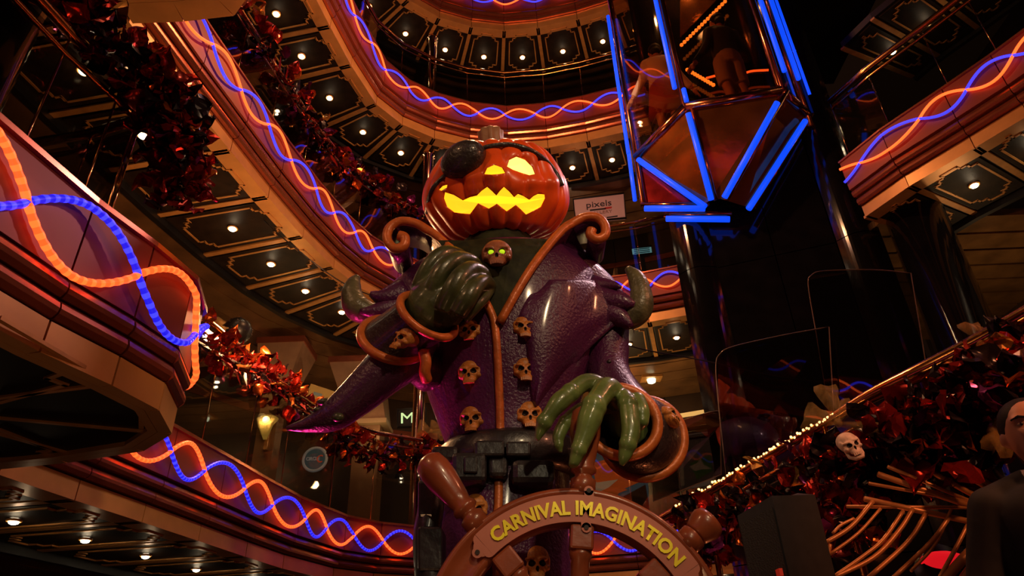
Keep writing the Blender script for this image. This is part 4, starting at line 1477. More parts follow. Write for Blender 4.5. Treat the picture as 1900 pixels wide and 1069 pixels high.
# ------------------------------------------------------------------ people
def figure(name, base, h, face, label, top_m, leg_m, skin, hair_m, skirt=None, arms=((-.26, .02, -.3), (.26, .02, -.3)), bareleg=True, broad=1.0, group=None):
    """Standing person; one continuous body, clothing and hair as children. face = heading of the nose in the plan, radians."""
    base = Vector(base)
    root = thing(name, base, label, 'person', group)
    s = h / 1.75
    c, sn = math.cos(face), math.sin(face)

    def G(x, y, z):                  # x to the person's left, y to the front
        return base + Vector((c * y - sn * x, sn * y + c * x, z)) * s
    b = MB()
    hd = G(0, .02, 1.61)
    b.ball(hd, (.085 * s, .085 * s, .118 * s), 18, 14)
    b.tube([G(0, .075, 1.50), G(0, .06, 1.545), G(0, .05, 1.60)], [.045 * s, .06 * s, .07 * s], 12)
    b.tube([G(0, .085, 1.655), G(0, .11, 1.60), G(0, .10, 1.585)], [.012 * s, .018 * s, .016 * s], 8)
    for q in (-1, 1):
        b.ball(G(q * .085, 0, 1.605), (.02 * s, .02 * s, .032 * s), 8, 6)
        b.ball(G(q * .038, .07, 1.65), (.03 * s, .03 * s, .014 * s), 8, 6)
    b.tube([G(0, -.01, 1.56), G(0, -.02, 1.43)], [.055 * s, .062 * s], 12)
    b.tube(catmull([G(0, -.02, 1.44), G(0, -.01, 1.32), G(0, 0, 1.12), G(0, 0, .98), G(0, 0, .86)], 4), [v.x for v in catmull([Vector((r * s, 0, 0)) for r in (.10, .155, .135, .155, .14)], 4)], 16, flat=.75, up=(c, sn, 0))
    for q, (ax, ay, az) in zip((-1, 1), arms):
        sh_, el, wr = G(q * .17 * broad, -.01, 1.39), G(q * .245 * broad, .0, 1.12), G(q * .17 + ax * .9, ay + .06, 1.40 + az * 1.7)
        b.tube(catmull([sh_, el, wr], 5), [v.x for v in catmull([Vector((r * s, 0, 0)) for r in (.062, .047, .032)], 5)], 12)
        wd = (wr - el).normalized()
        b.ball(wr + wd * .05 * s, (.035 * s, .03 * s, .045 * s), 10, 8)
        for k in range(4):
            o_ = wd.orthogonal().normalized() * ((k - 1.5) * .018 * s)
            b.tube([wr + wd * .07 * s + o_, wr + wd * (.12 + .01 * (1.5 - abs(k - 1.5))) * s + o_, wr + wd * (.155 + .008 * (1.5 - abs(k - 1.5))) * s + o_ * .9 + G(0, .015, 0) - base], [.0105 * s, .010 * s, .008 * s], 8)
        b.tube([wr + wd * .02 * s + G(0, .03, 0) - base, wr + wd * .09 * s + G(0, .05, 0) - base], [.014 * s, .010 * s], 8)
    for q in (-1, 1):
        b.tube(catmull([G(q * .09, 0, .92), G(q * .095, .01, .52), G(q * .095, -.02, .30), G(q * .09, -.01, .06)], 5), [v.x for v in catmull([Vector((r * s, 0, 0)) for r in (.088, .062, .056, .04)], 5)], 12)
        b.ball(G(q * .09, .06, .035), (.05 * s, .05 * s, .035 * s), 10, 8).tube([G(q * .09, -.03, .04), G(q * .095, .15, .03)], [.042 * s, .032 * s], 10)
    o = b.obj('body', skin, root, True)
    applied(o, [('REMESH', dict(mode='VOXEL', voxel_size=.009)), ('SMOOTH', dict(factor=.5, iterations=3))])
    o.data.polygons.foreach_set('use_smooth', [True] * len(o.data.polygons))
    # hair cap
    hb = MB()
    hb.ball(G(0, -.012, 1.645), (.096 * s, .096 * s, .10 * s), 18, 12)
    hb.tube([G(0, -.05, 1.60), G(0, -.055, 1.53)], [.075 * s, .055 * s], 12)
    ho_ = hb.obj('hair', hair_m, root, True)
    # top
    t = MB()
    t.tube(catmull([G(0, -.02, 1.47), G(0, -.015, 1.40), G(0, -.01, 1.30), G(0, 0, 1.12), G(0, 0, .93), G(0, 0, .86)], 4), [v.x for v in catmull([Vector((r * s, 0, 0)) for r in (.075, .165 * broad, .185 * broad, .16 * broad, .178, .172)], 4)], 20, flat=.72, up=(c, sn, 0))
    for q, (ax, ay, az) in zip((-1, 1), arms):
        sh_, el, wr = G(q * .16 * broad, -.01, 1.385), G(q * .245 * broad, .0, 1.12), G(q * .17 + ax * .9, ay + .06, 1.40 + az * 1.7)
        t.ball(sh_, .079 * s, 14, 10)
        t.tube([G(q * .05, -.02, 1.455), sh_ + Vector((0, 0, .012 * s))], [.06 * s, .066 * s], 12)
        t.tube(catmull([sh_, el, lerp(el, wr, .9)], 5), [v.x for v in catmull([Vector((r * s, 0, 0)) for r in (.080, .062, .046)], 5)], 12)
    to = t.obj('top', top_m, root, True)
    applied(to, [('REMESH', dict(mode='VOXEL', voxel_size=.012)), ('SMOOTH', dict(factor=.5, iterations=4))])
    to.data.polygons.foreach_set('use_smooth', [True] * len(to.data.polygons))
    l = MB()
    if skirt:
        l.tube([G(0, 0, 1.0), G(0, 0, .88), G(0, 0, .62), G(0, 0, .42)], [.15 * s, .185 * s, .22 * s, .25 * s], 24, flat=.8, up=(c, sn, 0))
        l.obj('skirt', leg_m, root, True)
    else:
        l.tube([G(0, 0, 1.0), G(0, 0, .92), G(0, 0, .80)], [.155 * s, .18 * s, .165 * s], 16, flat=.8, up=(c, sn, 0))
        low = .48 if bareleg else .05
        for q in (-1, 1):
            l.tube(catmull([G(q * .09, 0, .88), G(q * .098, .01, .5 if not bareleg else .65), G(q * .098, 0, low)], 4), [v.x for v in catmull([Vector((r * s, 0, 0)) for r in (.105, .09 if not bareleg else .10, .07 if not bareleg else .095)], 4)], 14)
        lo_ = l.obj('trousers' if not bareleg else 'shorts', leg_m, root, True)
        applied(lo_, [('REMESH', dict(mode='VOXEL', voxel_size=.012)), ('SMOOTH', dict(factor=.5, iterations=3))])
        lo_.data.polygons.foreach_set('use_smooth', [True] * len(lo_.data.polygons))
    return root, G, s


M_SKIN = mat('skin', (0.42, 0.20, 0.12), 0, 0.5, vary=.08)
M_HAIR = mat('hair_dark', (0.010, 0.007, 0.006), 0, 0.65, spec=.2)
p = aty(1352, 120, 6.05)
figure('person', (p.x, 6.05, ZR + .05), 1.78, math.radians(100), 'person in a dark top and pale shorts seen from behind inside the glass lift', mat('top_dark', (.02, .016, .016), 0, .8), mat('shorts_tan', (.34, .22, .17), 0, .8), M_SKIN, M_HAIR, arms=((-.30, .15, -.12), (.26, .02, -.3)))
p = aty(1226, 150, 6.42)
figure('person', (p.x, 6.42, ZR + .05), 1.68, math.radians(80), 'person in a red skirt and pale top inside the glass lift, beside its post', mat('top_pale', (.6, .48, .42), 0, .8), mat('skirt_red', (.30, .03, .03), 0, .7), M_SKIN, M_HAIR, skirt=True)

# man in a suit on the stair
MY = 2.4
hp_ = aty(1918, 806, MY)
M_SUIT = mat('suit_black', (.012, .010, .011), 0, .75, vary=.2, vscale=30)
man_z = hp_.z - 1.61 * 1.03
root, G, s = figure('person', (hp_.x, MY, man_z), 1.80, math.radians(-118), 'man in a black suit and open white collar standing in front of the stair rail', M_SUIT, M_SUIT, M_SKIN, M_HAIR, bareleg=False, broad=1.22, arms=((-.16, .18, -.28), (.16, .20, -.28)))
co = MB()
co.tube([G(-.075, .0, 1.485), G(-.05, .07, 1.455), G(0, .115, 1.39)], [.016 * s, .02 * s, .014 * s], 10)
co.tube([G(.075, .0, 1.485), G(.05, .07, 1.455), G(0, .115, 1.39)], [.016 * s, .02 * s, .014 * s], 10)
co.obj('shirt_collar', mat('shirt_white', (.55, .45, .4), 0, .7), root, True)
br = MB().ball(G(0, .06, 1.515), (.062 * s, .062 * s, .05 * s), 14, 10)
br.obj('beard', mat('stubble', (.10, .05, .035), 0, .7), root, True)
for q in (-1, 1):
    MB().tube([G(q * .018, .104, 1.648), G(q * .038, .099, 1.655), G(q * .060, .082, 1.650)], [.004 * s, .005 * s, .003 * s], 6).obj('eyebrow', M_HAIR, root)
    MB().ball(G(q * .036, .082, 1.630), (.015 * s, .015 * s, .008 * s), 10, 8).obj('eye', mat('eye_white', (.35, .28, .24), 0, .3), root, True)
    MB().ball(G(q * .036, .095, 1.630), (.006 * s, .006 * s, .006 * s), 8, 6).obj('iris', mat('eye_dark', (.02, .012, .01), 0, .2), root, True)
MB().tube([G(0, .080, 1.652), G(0, .108, 1.612), G(0, .124, 1.594), G(0, .100, 1.583)], [.008 * s, .012 * s, .017 * s, .010 * s], 10).obj('nose', M_SKIN, root, True)
MB().tube([G(-.028, .098, 1.552), G(0, .116, 1.556), G(.028, .098, 1.552)], [.003 * s, .007 * s, .003 * s], 8).obj('mouth', mat('lips', (.30, .10, .08), 0, .5), root, True)
sd = MB().box((hp_.x - .55, MY - .5, 0), (hp_.x + 1.2, MY + .6, man_z))
tag(sd.obj('floor', M_BLACKS, None), kind='structure')

# ================================================================== STAIR, RAIL, GLASS
rail = [(1200, 978, 4.35), (1310, 917, 4.05), (1420, 855, 3.75), (1530, 793, 3.46), (1620, 742, 3.28), (1715, 700, 3.08), (1810, 655, 2.9), (1905, 606, 2.72), (1990, 560, 2.55)]
RP = catmull([aty(*q) for q in rail], 4)
sr = thing('stair_rail', Vector((RP[8].x, RP[8].y, 0.0)), 'polished brass stair handrail with sunburst bars rising to the right', 'stair rail')
MB().tube([q + Vector((0, 0, .05 * i / len(RP))) for i, q in enumerate(RP)], [.024 + .02 * min(1, max(0, (i - 12) / 8)) for i in range(len(RP))], 12).obj('handrail', M_BRASS, sr, True)
MB().tube([q + Vector((0, 0, -.085)) for q in RP], .016, 10).obj('lower_rail', M_BRASS, sr, True)
for k in (4, 12, 20, 32):
    q = RP[k]
    MB().tube([q, Vector((q.x, q.y, 0))], .018, 8).obj('post', M_BRASS, sr, True)
M_BAR = mat('bar_gold', (0.55, 0.22, 0.07), 0.25, 0.35, vary=.15)
YB = 3.0
for (x0, y0, x1, y1, w) in ((1629, 880, 1800, 939, .018), (1647, 866, 1800, 930, .011), (1679, 848, 1800, 915, .018), (1612, 897, 1800, 931, .010), (1722, 840, 1815, 896, .014), (1751, 848, 1822, 890, .014), (1790, 842, 1835, 876, .014),
                           (1604, 926, 1800, 968, .017), (1571, 940, 1800, 942, .010)):
    MB().tube([aty(x0, y0, YB), aty(x1 + 60, y1 + (y1 - y0) * 60 / (x1 - x0), YB)], w * .72, 6).obj('sunburst_bar', M_BAR, sr, True)
for pts, w in (([(1620, 930), (1578, 978), (1529, 1009)], .014), ([(1634, 944), (1592, 990), (1538, 1030)], .010), ([(1676, 948), (1640, 1000), (1605, 1030), (1545, 1072)], .012), ([(1694, 944), (1668, 985), (1620, 1035), (1540, 1075)], .014),
               ([(1718, 953), (1685, 1005), (1612, 1072)], .014), ([(1761, 960), (1728, 1005), (1655, 1075)], .014), ([(1765, 945), (1735, 1010), (1690, 1060)], .009), ([(1795, 975), (1772, 1020), (1742, 1075)], .012),
               ([(1808, 1015), (1775, 1050), (1750, 1080)], .03), ([(1830, 1010), (1795, 1060), (1780, 1080)], .02), ([(1540, 1010), (1537, 1040), (1545, 1075)], .012), ([(1585, 962), (1560, 975), (1545, 990)], .009)):
    MB().tube(catmull([aty(x, y, YB - .01) for x, y in pts], 5), w * .68, 6).obj('curved_bar', M_BAR, sr, True)
# string of tiny lights on the handrail
sl_ = thing('string_lights', RP[4], 'string of tiny warm lights wound along the lower brass handrail', 'string lights')
MB().tube([q + Vector((0, -.02, .032)) for q in RP[2:14]], .004, 6).obj('wire', M_BLACKS, sl_)
dot = MB().ball((0, 0, 0), .0075, 6, 4).mesh('bulb', mat('bead_warm', (1, .7, .4), 0, .4, emit=(1.0, .5, .16), strength=4))
for i in range(58):
    f = i / 58 * 11 + 2
    q = lerp(RP[int(f)], RP[int(f) + 1], f - int(f)) + Vector((random.uniform(-.006, .006), -.028, .032 + random.uniform(-.012, .012)))
    inst(dot, 'bulb', sl_, q - RP[4])

M_SMOKE = glass_mat('smoke_glass', (0.50, 0.47, 0.45), 0.015, 0.10)


def stair_pane(label, bot, top, rad):
    t = thing('stair_glass', aty(*bot[0]), label, 'glass panel')
    tp = [aty(*q) for q in top]
    bp = [aty(*q) for q in bot]
    poly = bp[::-1] + catmull(tp, 6)
    off = Vector((.004, .012, 0))
    MB().prism(poly, off).obj('pane', M_SMOKE, t)
    MB().tube([p + off * .5 for p in poly], .004, 6, True).obj('edge', mat('glass_edge', (.35, .25, .2), .3, .2), t, True)


stair_pane('large smoked glass panel with a rounded corner behind the string lights', [(1348, 893, 4.45), (1548, 783, 4.05)], [(1334, 760, 4.45), (1328, 680, 4.45), (1336, 656, 4.44), (1362, 642, 4.4), (1450, 622, 4.22), (1538, 606, 4.05)], 0)
stair_pane('smoked glass panel with a rounded corner beside the round black column', [(1542, 786, 4.2), (1722, 697, 3.9)], [(1515, 620, 4.2), (1500, 530, 4.2), (1506, 510, 4.18), (1530, 502, 4.15), (1620, 500, 4.02), (1690, 506, 3.9)], 0)
stair_pane('small glass panel standing below the cuff of the statue', [(1212, 930, 4.9), (1338, 880, 4.6)], [(1205, 830, 4.9), (1212, 800, 4.9), (1330, 762, 4.62), (1336, 790, 4.6)], 0)

# round black columns
for i, (x, y, r_, lb) in enumerate(((4.18, 5.78, .27, 'x'),)):
    o = MB().lathe([(r_ + .03, 0), (r_, .05), (r_, 5.72)], (x, y, 0), n=40).obj('column', M_BLACKG, None, True)
    tag(o, kind='structure')
w = MB().box((6.6, -2, 0), (6.7, 10, 9)).obj('wall_right', M_DARKWALL, None)
tag(w, kind='structure')
cr2 = setting('ceiling', (5.2, 5.2, B_S))
for k in range(9):                   # wooden slats right of the column
    MB().box((3.9, 5.9 + k * .34, B_S + .05), (6.6, 6.2 + k * .34, B_S + .13)).obj('slat', M_SLAT, cr2)
cr3 = setting('ceiling', (5.5, 4, D_S))
MB().box((3.6, -3.5, D_S + .9), (6.7, 10, D_S + 1)).obj('slab', M_SOFFIT, cr3)
soffit('ceiling', offs(RIGHT_B, -.75), C_S, 1.3, lambda i: 'small downlight in the %s bay above the right deck rail' % ORD[i], 'downlights high on the right')


# loudspeaker by the wheel
lsp = thing('loudspeaker', aty(1445, 1180, 2.9), 'black angled loudspeaker cabinet standing below the stair rail', 'loudspeaker')
q = [(1368, 957, 2.72), (1432, 920, 2.62), (1512, 918, 2.70), (1480, 915, 3.0)]
tp = [aty(*k) for k in q]
tz = sum(p.z for p in tp) / 4
tp = [Vector((p.x, p.y, p.z)) for p in tp]
MB().hexa([Vector((p.x, p.y, 0)) for p in tp], tp).obj('cabinet', mat('speaker_black', (.02, .016, .016), 0, .55, vary=.2, vscale=30), lsp)
g0, g1 = tp[0] * .97 + tp[1] * .03, tp[0] * .05 + tp[1] * .95
off = Vector((-.006, -.012, 0))
MB().hexa([Vector((g0.x, g0.y, .3)) + off, Vector((g1.x, g1.y, .3)) + off, Vector((g1.x, g1.y, .3)), Vector((g0.x, g0.y, .3))], [g0 + off - Vector((0, 0, .04)), g1 + off - Vector((0, 0, .04)), g1 - Vector((0, 0, .04)), g0 - Vector((0, 0, .04))]).obj('grille', mat('speaker_grille', (.03, .022, .02), .3, .6, bump=.5, bscale=200), lsp)
b_ = aty(1448, 1062, 2.60)
MB().box((b_.x - .006, b_.y - .01, b_.z - .012), (b_.x + .006, b_.y + .03, b_.z + .012)).obj('badge', mat('badge_red', (.6, .04, .02), 0, .4, emit=(1, .05, .02), strength=.15), lsp)

# added emissive red body imitating a lamp reflection behind the sunburst bars
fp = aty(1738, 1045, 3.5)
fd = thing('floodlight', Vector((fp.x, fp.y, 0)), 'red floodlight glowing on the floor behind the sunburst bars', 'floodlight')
MB().lathe([(.05, 0), (.10, .03), (.11, .12), (.10, .14)], fp + Vector((0, .06, -.05)), (0, -1, .2), 20).obj('glow_back', M_BLACKS, fd, True)  # backing added behind the imitated reflection
MB().ball(fp + Vector((0, -.06, 0)), (.11, .04, .045), 16, 10).obj('lens', mat('reflection_red', (.6, .02, .02), 0, .4, emit=(1, .010, .018), strength=.6), fd, True)  # emissive ball standing in for the red reflection, not a lamp lens
MB().tube([fp, Vector((fp.x, fp.y, 0))], .03, 10).obj('stand', M_BLACKS, fd)  # added support under the glowing ball

# ================================================================== WALKWAY THINGS
M_CREAM = mat('cream_plaster', (0.26, 0.14, 0.075), 0, .6, vary=.12, vscale=8, bump=.2, bscale=60)
M_WARMW = mat('warm_white', (0.4, 0.27, 0.15), 0, .5)


def pole(x, y, z0, z1, lab_):
    t = MB().lathe([(.11, z0), (.11, z0 + .05), (.075, z0 + .06), (.075, z1 - .05), (.10, z1 - .04), (.10, z1)], (x, y, 0), n=24).obj('brass_pole', mat('pole_brass', (.6, .33, .22), 1, .14), None, True)
    tag(t, lab_, 'pole', None)


pole(-1.17, 7.76, A_T, B_S, 'brass pole standing on the lowest deck front beside the statue sleeve')
pole(-1.17, 7.78, B_T, C_S, 'brass pole behind the pumpkin head on the second deck')
pole(-1.17, 7.76, C_T, D_S, 'brass pole on the third deck front above the rope lights')


def column_lit(x0, x1, ytop, ybot, y, lab_, shaft):
    a, b = aty(x0, ytop, y), aty(x1, ytop, y)
    c, d = aty(shaft[0], ybot, y), aty(shaft[1], ybot, y)
    w0, w1 = abs(b.x - a.x) / 2, abs(d.x - c.x) / 2
    cx, cx1 = (a.x + b.x) / 2, (c.x + d.x) / 2
    t = thing('tapered_column', (cx1, y, A_T), lab_, 'column')
    zt, zb = a.z, c.z

    def sq(cx_, w, z):
        return [(cx_ - w, y - w, z), (cx_ + w, y - w, z), (cx_ + w, y + w, z), (cx_ - w, y + w, z)]
    MB().hexa(sq(cx1, w1 * 1.15, zb), sq(cx, w0, zt)).obj('capital', M_CREAM, t)
    MB().hexa(sq(cx, w0 * 1.05, zt), sq(cx, w0 * 1.05, zt + .08)).obj('capital_slab', M_MOULD, t)
    MB().hexa(sq(cx1, w1 * .8, A_T), sq(cx1, w1 * .8, zb)).obj('shaft', M_CREAM, t)
    MB().hexa(sq(cx1, w1 * 1.25, zb - .06), sq(cx1, w1 * 1.25, zb)).obj('collar', M_WARMW, t)
    return t


column_lit(492, 574, 655, 742, 8.1, 'cream tapered column under the ceiling, left behind the foil garland', (488, 530))
column_lit(622, 708, 690, 790, 8.6, 'cream tapered column behind the garland right of the yellow card', (658, 716))
lamp('POINT', 'column_lamp', aty(692, 812, 8.2), None, 2, (1.0, .68, .3), .06)

# shell sconce
sp_ = aty(497, 796, 7.9)
sc_ = thing('wall_sconce', sp_ - Vector((0, 0, .2)), 'glowing golden shell sconce on the cream column', 'wall lamp')
m8 = mpp(sp_)
sh = MB()
for k in range(7):
    a = (k - 3) * .22
    sh.tube([sp_ + Vector((math.sin(a) * 2 * m8, -.04, -22 * m8)), sp_ + Vector((math.sin(a) * 16 * m8, -.09, 4 * m8)), sp_ + Vector((math.sin(a) * 26 * m8, -.05, 22 * m8 * math.cos(a)))], [2 * m8, 4.6 * m8, 5 * m8], 8)
so_ = sh.obj('shell', mat('shell_glass', (.8, .55, .2), .2, .35, emit=(1.0, .62, .10), strength=.35), sc_, True)
so_['kind'] = 'stuff'
MB().ball(sp_ + Vector((0, -.1, 12 * m8)), 7 * m8, 12, 8).obj('bulb', mat('sconce_bulb', (1, .9, .6), 0, .4, emit=(1.0, .78, .30), strength=6), sc_, True)
MB().box((sp_.x - .02, sp_.y, sp_.z - .25), (sp_.x + .02, sp_.y + .2, sp_.z)).obj('bracket', M_GOLD, sc_)
lamp('POINT', 'sconce_lamp', sp_ + Vector((0, -.18, .08)), None, 5, (1.0, .72, .3), .05)

# tilted yellow card
def board(name, lab_, cat, px, y, m, th=.03, frame=None):
    P = [aty(px_, py_, y) for px_, py_ in px]
    t = thing(name, P[0], lab_, cat)
    MB().prism(P, (0, th, 0)).obj('board', m, t)
    if frame:
        c = sum(P, Vector((0, 0, 0))) / 4
        MB().tube([p + (p - c) * .01 + Vector((0, .005, 0)) for p in P], .02, 6, True).obj('frame', frame, t)
    return t, P


def on_board(P, u, v, lift=.006):       # u across, v down; corners tl, tr, br, bl
    p = lerp(lerp(P[0], P[1], u), lerp(P[3], P[2], u), v)
    return p - Vector((0, lift, 0))


def write(t, P, s, u0, u1, v0, v1, m, bold=.02, name='lettering'):
    vs, fs = text_mesh(s, 1.0, bold)
    ax0, ax1 = min(v.x for v in vs), max(v.x for v in vs)
    ay0, ay1 = min(v.y for v in vs), max(v.y for v in vs)
    mb = MB().add([on_board(P, u0 + (u1 - u0) * (v.x - ax0) / (ax1 - ax0), v1 + (v0 - v1) * (v.y - ay0) / (ay1 - ay0)) for v in vs], fs)
    o = mb.obj(name, m, t)
    applied(o, [('SOLIDIFY', dict(thickness=.006, offset=0))])
    return o


def patch(t, P, quad, m, name, lift=.005):
    MB().prism([on_board(P, u, v, lift) for u, v in quad], (0, .004, 0)).obj(name, m, t)


M_CARD = mat('card_yellow', (.62, .42, .14), 0, .6)
t, P = board('tilted_card', 'yellow card tilted on the wall between the two cream columns', 'card', [(577, 712), (620, 726), (604, 768), (560, 750)], 8.3, M_CARD)
patch(t, P, [(.25, .30), (.6, .28), (.6, .42), (.25, .44)], mat('print_blue', (.25, .35, .42), 0, .6), 'printed_line')
# neon shop sign
t, P = board('neon_sign', 'dark shop sign with a pale green neon word half hidden by the pole', 'sign', [(738, 760), (790, 757), (790, 790), (738, 793)], 8.9, M_BLACKS, .06, M_BLACKS)
write(t, P, 'ME', .12, .92, .22, .8, mat('neon_pale', (.5, .7, .4), 0, .4, emit=(.55, .8, .35), strength=1.0), .0)
# round door sticker
cpt = aty(585, 853, 8.2)
rs = thing('round_sign', cpt - Vector((0, 0, .17)), 'round blue sign with a pale rim on the dark glass below the garland', 'sign')
m9 = mpp(cpt)
MB().lathe([(21 * m9, 0), (21 * m9, -.02)], cpt, (0, 1, 0), 32).obj('disc', mat('sign_teal', (.05, .12, .16), 0, .4, emit=(.05, .12, .16), strength=.25), rs)
MB().tube([cpt + Vector((21.5 * m9 * math.cos(q * PI / 20), -.015, 21.5 * m9 * math.sin(q * PI / 20))) for q in range(40)], 2.6 * m9, 8, True).obj('rim', mat('sign_rim', (.45, .5, .5), 0, .4, emit=(.4, .45, .5), strength=.2), rs, True)
PB = [cpt + Vector((sx * 20 * m9, -.02, sz * 20 * m9)) for sx, sz in ((-1, 1), (1, 1), (1, -1), (-1, -1))]
write(rs, PB, 'CIRCLE', .10, .72, .40, .56, mat('print_pale', (.5, .6, .65), 0, .5, emit=(.4, .5, .6), strength=.2))
MB().tube([cpt + Vector((11 * m9 + 6 * m9 * math.cos(a * PI / 10), -.028, 6 * m9 * math.sin(a * PI / 10))) for a in range(3, 18)], 1.2 * m9, 6).obj('emblem', mat('print_orange', (.6, .1, .04), 0, .5, emit=(.6, .08, .03), strength=.4), rs, True)
# pixels gallery board
M_BOARD = mat('board_pink', (.50, .27, .24), 0, .5, emit=(.5, .25, .22), strength=.12)
t, P = board('gallery_board', 'pale gallery board with dark lettering hanging above the statue collar', 'sign', [(1064, 370), (1157, 359), (1161, 404), (1069, 413)], 8.9, M_BOARD, .05, M_BLACKS)
M_INK = mat('ink_dark', (.03, .02, .03), 0, .6)
write(t, P, 'pixels', .24, .74, .20, .52, M_INK, .0)
write(t, P, 'GALLERY', .27, .74, .62, .74, mat('ink_pale', (.34, .17, .15), 0, .6), .0)
patch(t, P, [(.30, .52), (.62, .52), (.62, .58), (.30, .58)], M_INK, 'printed_stroke')
patch(t, P, [(.60, .50), (.74, .49), (.74, .56), (.60, .57)], mat('ink_red', (.5, .03, .03), 0, .6), 'printed_stroke')
patch(t, P, [(.62, .90), (.84, .88), (.84, .93), (.62, .95)], M_INK, 'printed_line')

# screens on the shop counter of the second deck
M_SCR = mat('screen_glow', (.2, .5, .6), 0, .3, emit=(.18, .5, .62), strength=.8)
M_SCR2 = mat('screen_grey', (.3, .4, .45), 0, .3, emit=(.35, .45, .5), strength=.6)
for px, m, lb in (([(1172, 461), (1208, 457), (1210, 470), (1174, 474)], M_SCR, 'bluish lit screen on the second deck right of the collar'), ([(1046, 478), (1078, 474), (1079, 486), (1048, 490)], M_SCR2, 'pale lit screen half hidden behind the collar scroll')):
    P = [aty(x, y, 9.4) for x, y in px]
    t = thing('monitor', P[3], lb, 'screen')
    MB().prism(P, (0, .03, 0)).obj('screen', m, t)
    c = sum(P, Vector((0, 0, 0))) / 4
    MB().tube([p + (p - c) * .04 for p in P], .018, 6, True).obj('bezel', M_BLACKS, t)
    MB().box((c.x - .03, 9.42, c.z - .45), (c.x + .03, 9.48, c.z)).obj('stand', M_BLACKS, t)
    for k in range(3):
        a, b = on_board(P, .1, .25 + .25 * k), on_board(P, .9, .25 + .25 * k)
        MB().tube([a, b], .008, 4).obj('text_line', mat('screen_ink', (.02, .1, .2), 0, .5), t)
sh_ = thing('shop_shelf', (1.7, 9.7, B_T), 'dark shop shelf with boxes behind the second deck railing', 'shelf')
for z in (6.45, 6.85, 7.25):
    MB().box((.6, 9.6, z), (2.9, 9.95, z + .05)).obj('shelf_board', M_WOOD, sh_)
for x in (.6, 1.7, 2.86):
    MB().box((x, 9.6, 6.4), (x + .05, 9.95, 7.6)).obj('upright', M_WOOD, sh_)
for k, x in enumerate((.75, 1.0, 1.3, 1.9, 2.2, 2.5)):
    o = MB().box((x, 9.62, 6.90), (x + .18, 9.85, 7.02 + .05 * (k % 3))).obj('carton', mat('carton_%d' % (k % 3), ((.25, .16, .1), (.12, .08, .07), (.3, .12, .08))[k % 3], 0, .6), None)
    tag(o, '%s carton at the %s end of the second deck shop shelf' % (('tan', 'black', 'red')[k % 3], ('left', 'right')[k // 3]), 'carton', 'cartons on the shop shelf')
MB().box((.6, 9.95, 6.4), (2.9, 9.99, 7.6)).obj('back_board', M_DARKWALL, sh_)

# lit shop wall right of the statue on the lowest deck
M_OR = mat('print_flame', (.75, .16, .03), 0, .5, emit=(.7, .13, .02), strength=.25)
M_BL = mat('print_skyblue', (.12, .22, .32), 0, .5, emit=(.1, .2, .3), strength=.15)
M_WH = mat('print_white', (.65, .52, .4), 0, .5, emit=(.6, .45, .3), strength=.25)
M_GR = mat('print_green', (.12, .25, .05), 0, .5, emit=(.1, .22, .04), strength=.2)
M_BR = mat('print_brown', (.10, .06, .035), 0, .5)
t, P = board('wall_poster', 'large orange and blue wall graphic behind the statue hand', 'poster', [(1085, 842), (1200, 828), (1205, 945), (1088, 952)], 8.2, M_BL, .04)
patch(t, P, [(.12, .18), (.62, .10), (.92, .55), (.60, .66), (.20, .88)], M_OR, 'printed_shape')
patch(t, P, [(.05, .78), (.55, .62), (.66, .68), (.52, .72), (.40, .98), (.02, .98)], M_OR, 'printed_shape', .011)
patch(t, P, [(.10, .42), (.18, .52), (.52, .50), (.36, .62), (.15, .70)], M_WH, 'printed_shape', .016)
patch(t, P, [(.55, .80), (.95, .62), (1.0, 1.0), (.40, 1.0)], M_BR, 'printed_shape', .014)
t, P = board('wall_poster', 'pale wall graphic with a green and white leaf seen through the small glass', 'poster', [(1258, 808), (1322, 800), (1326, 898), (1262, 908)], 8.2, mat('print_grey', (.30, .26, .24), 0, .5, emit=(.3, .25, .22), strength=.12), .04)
patch(t, P, [(.30, .55), (.9, .45), (.95, .75), (.5, .88)], M_GR, 'printed_shape')
patch(t, P, [(.28, .62), (.5, .58), (.62, .50), (.7, .62), (.92, .72), (.62, .70), (.45, .72)], M_WH, 'printed_shape', .011)
patch(t, P, [(.02, .2), (.12, .2), (.12, .95), (.02, .95)], M_WH, 'printed_shape', .011)
# light troughs over that shop
for k, (y0, y1) in enumerate(((778, 762), (806, 790))):
    a, b = aty(1150, y0 + 12, 8.6), aty(1320, y1, 8.6)
    o = MB().tube([a, b], .03, 8).obj('light_trough', mat('trough_glow', (.8, .5, .2), .3, .4, emit=(1.0, .55, .15), strength=.7), None, True)
    tag(o, '%s glowing light trough over the shop front right of the statue' % ('upper', 'lower')[k], 'light')
sq_ = atz(1208, 702, B_S + .05)
sqt = thing('square_downlight', sq_, 'square brass downlight in the wood slats right of the statue sleeve', 'ceiling light')
MB().box((sq_.x - .16, sq_.y - .12, sq_.z - .02), (sq_.x + .16, sq_.y + .12, sq_.z + .02)).obj('plate', M_GOLD, sqt)
MB().lathe([(.07, 0), (.06, -.05), (.02, -.07)], sq_ + Vector((0, 0, -.02)), n=14).obj('lens', mat('lens_cool', (.8, .9, .8), 0, .3, emit=(.8, .9, .6), strength=3), sqt, True)
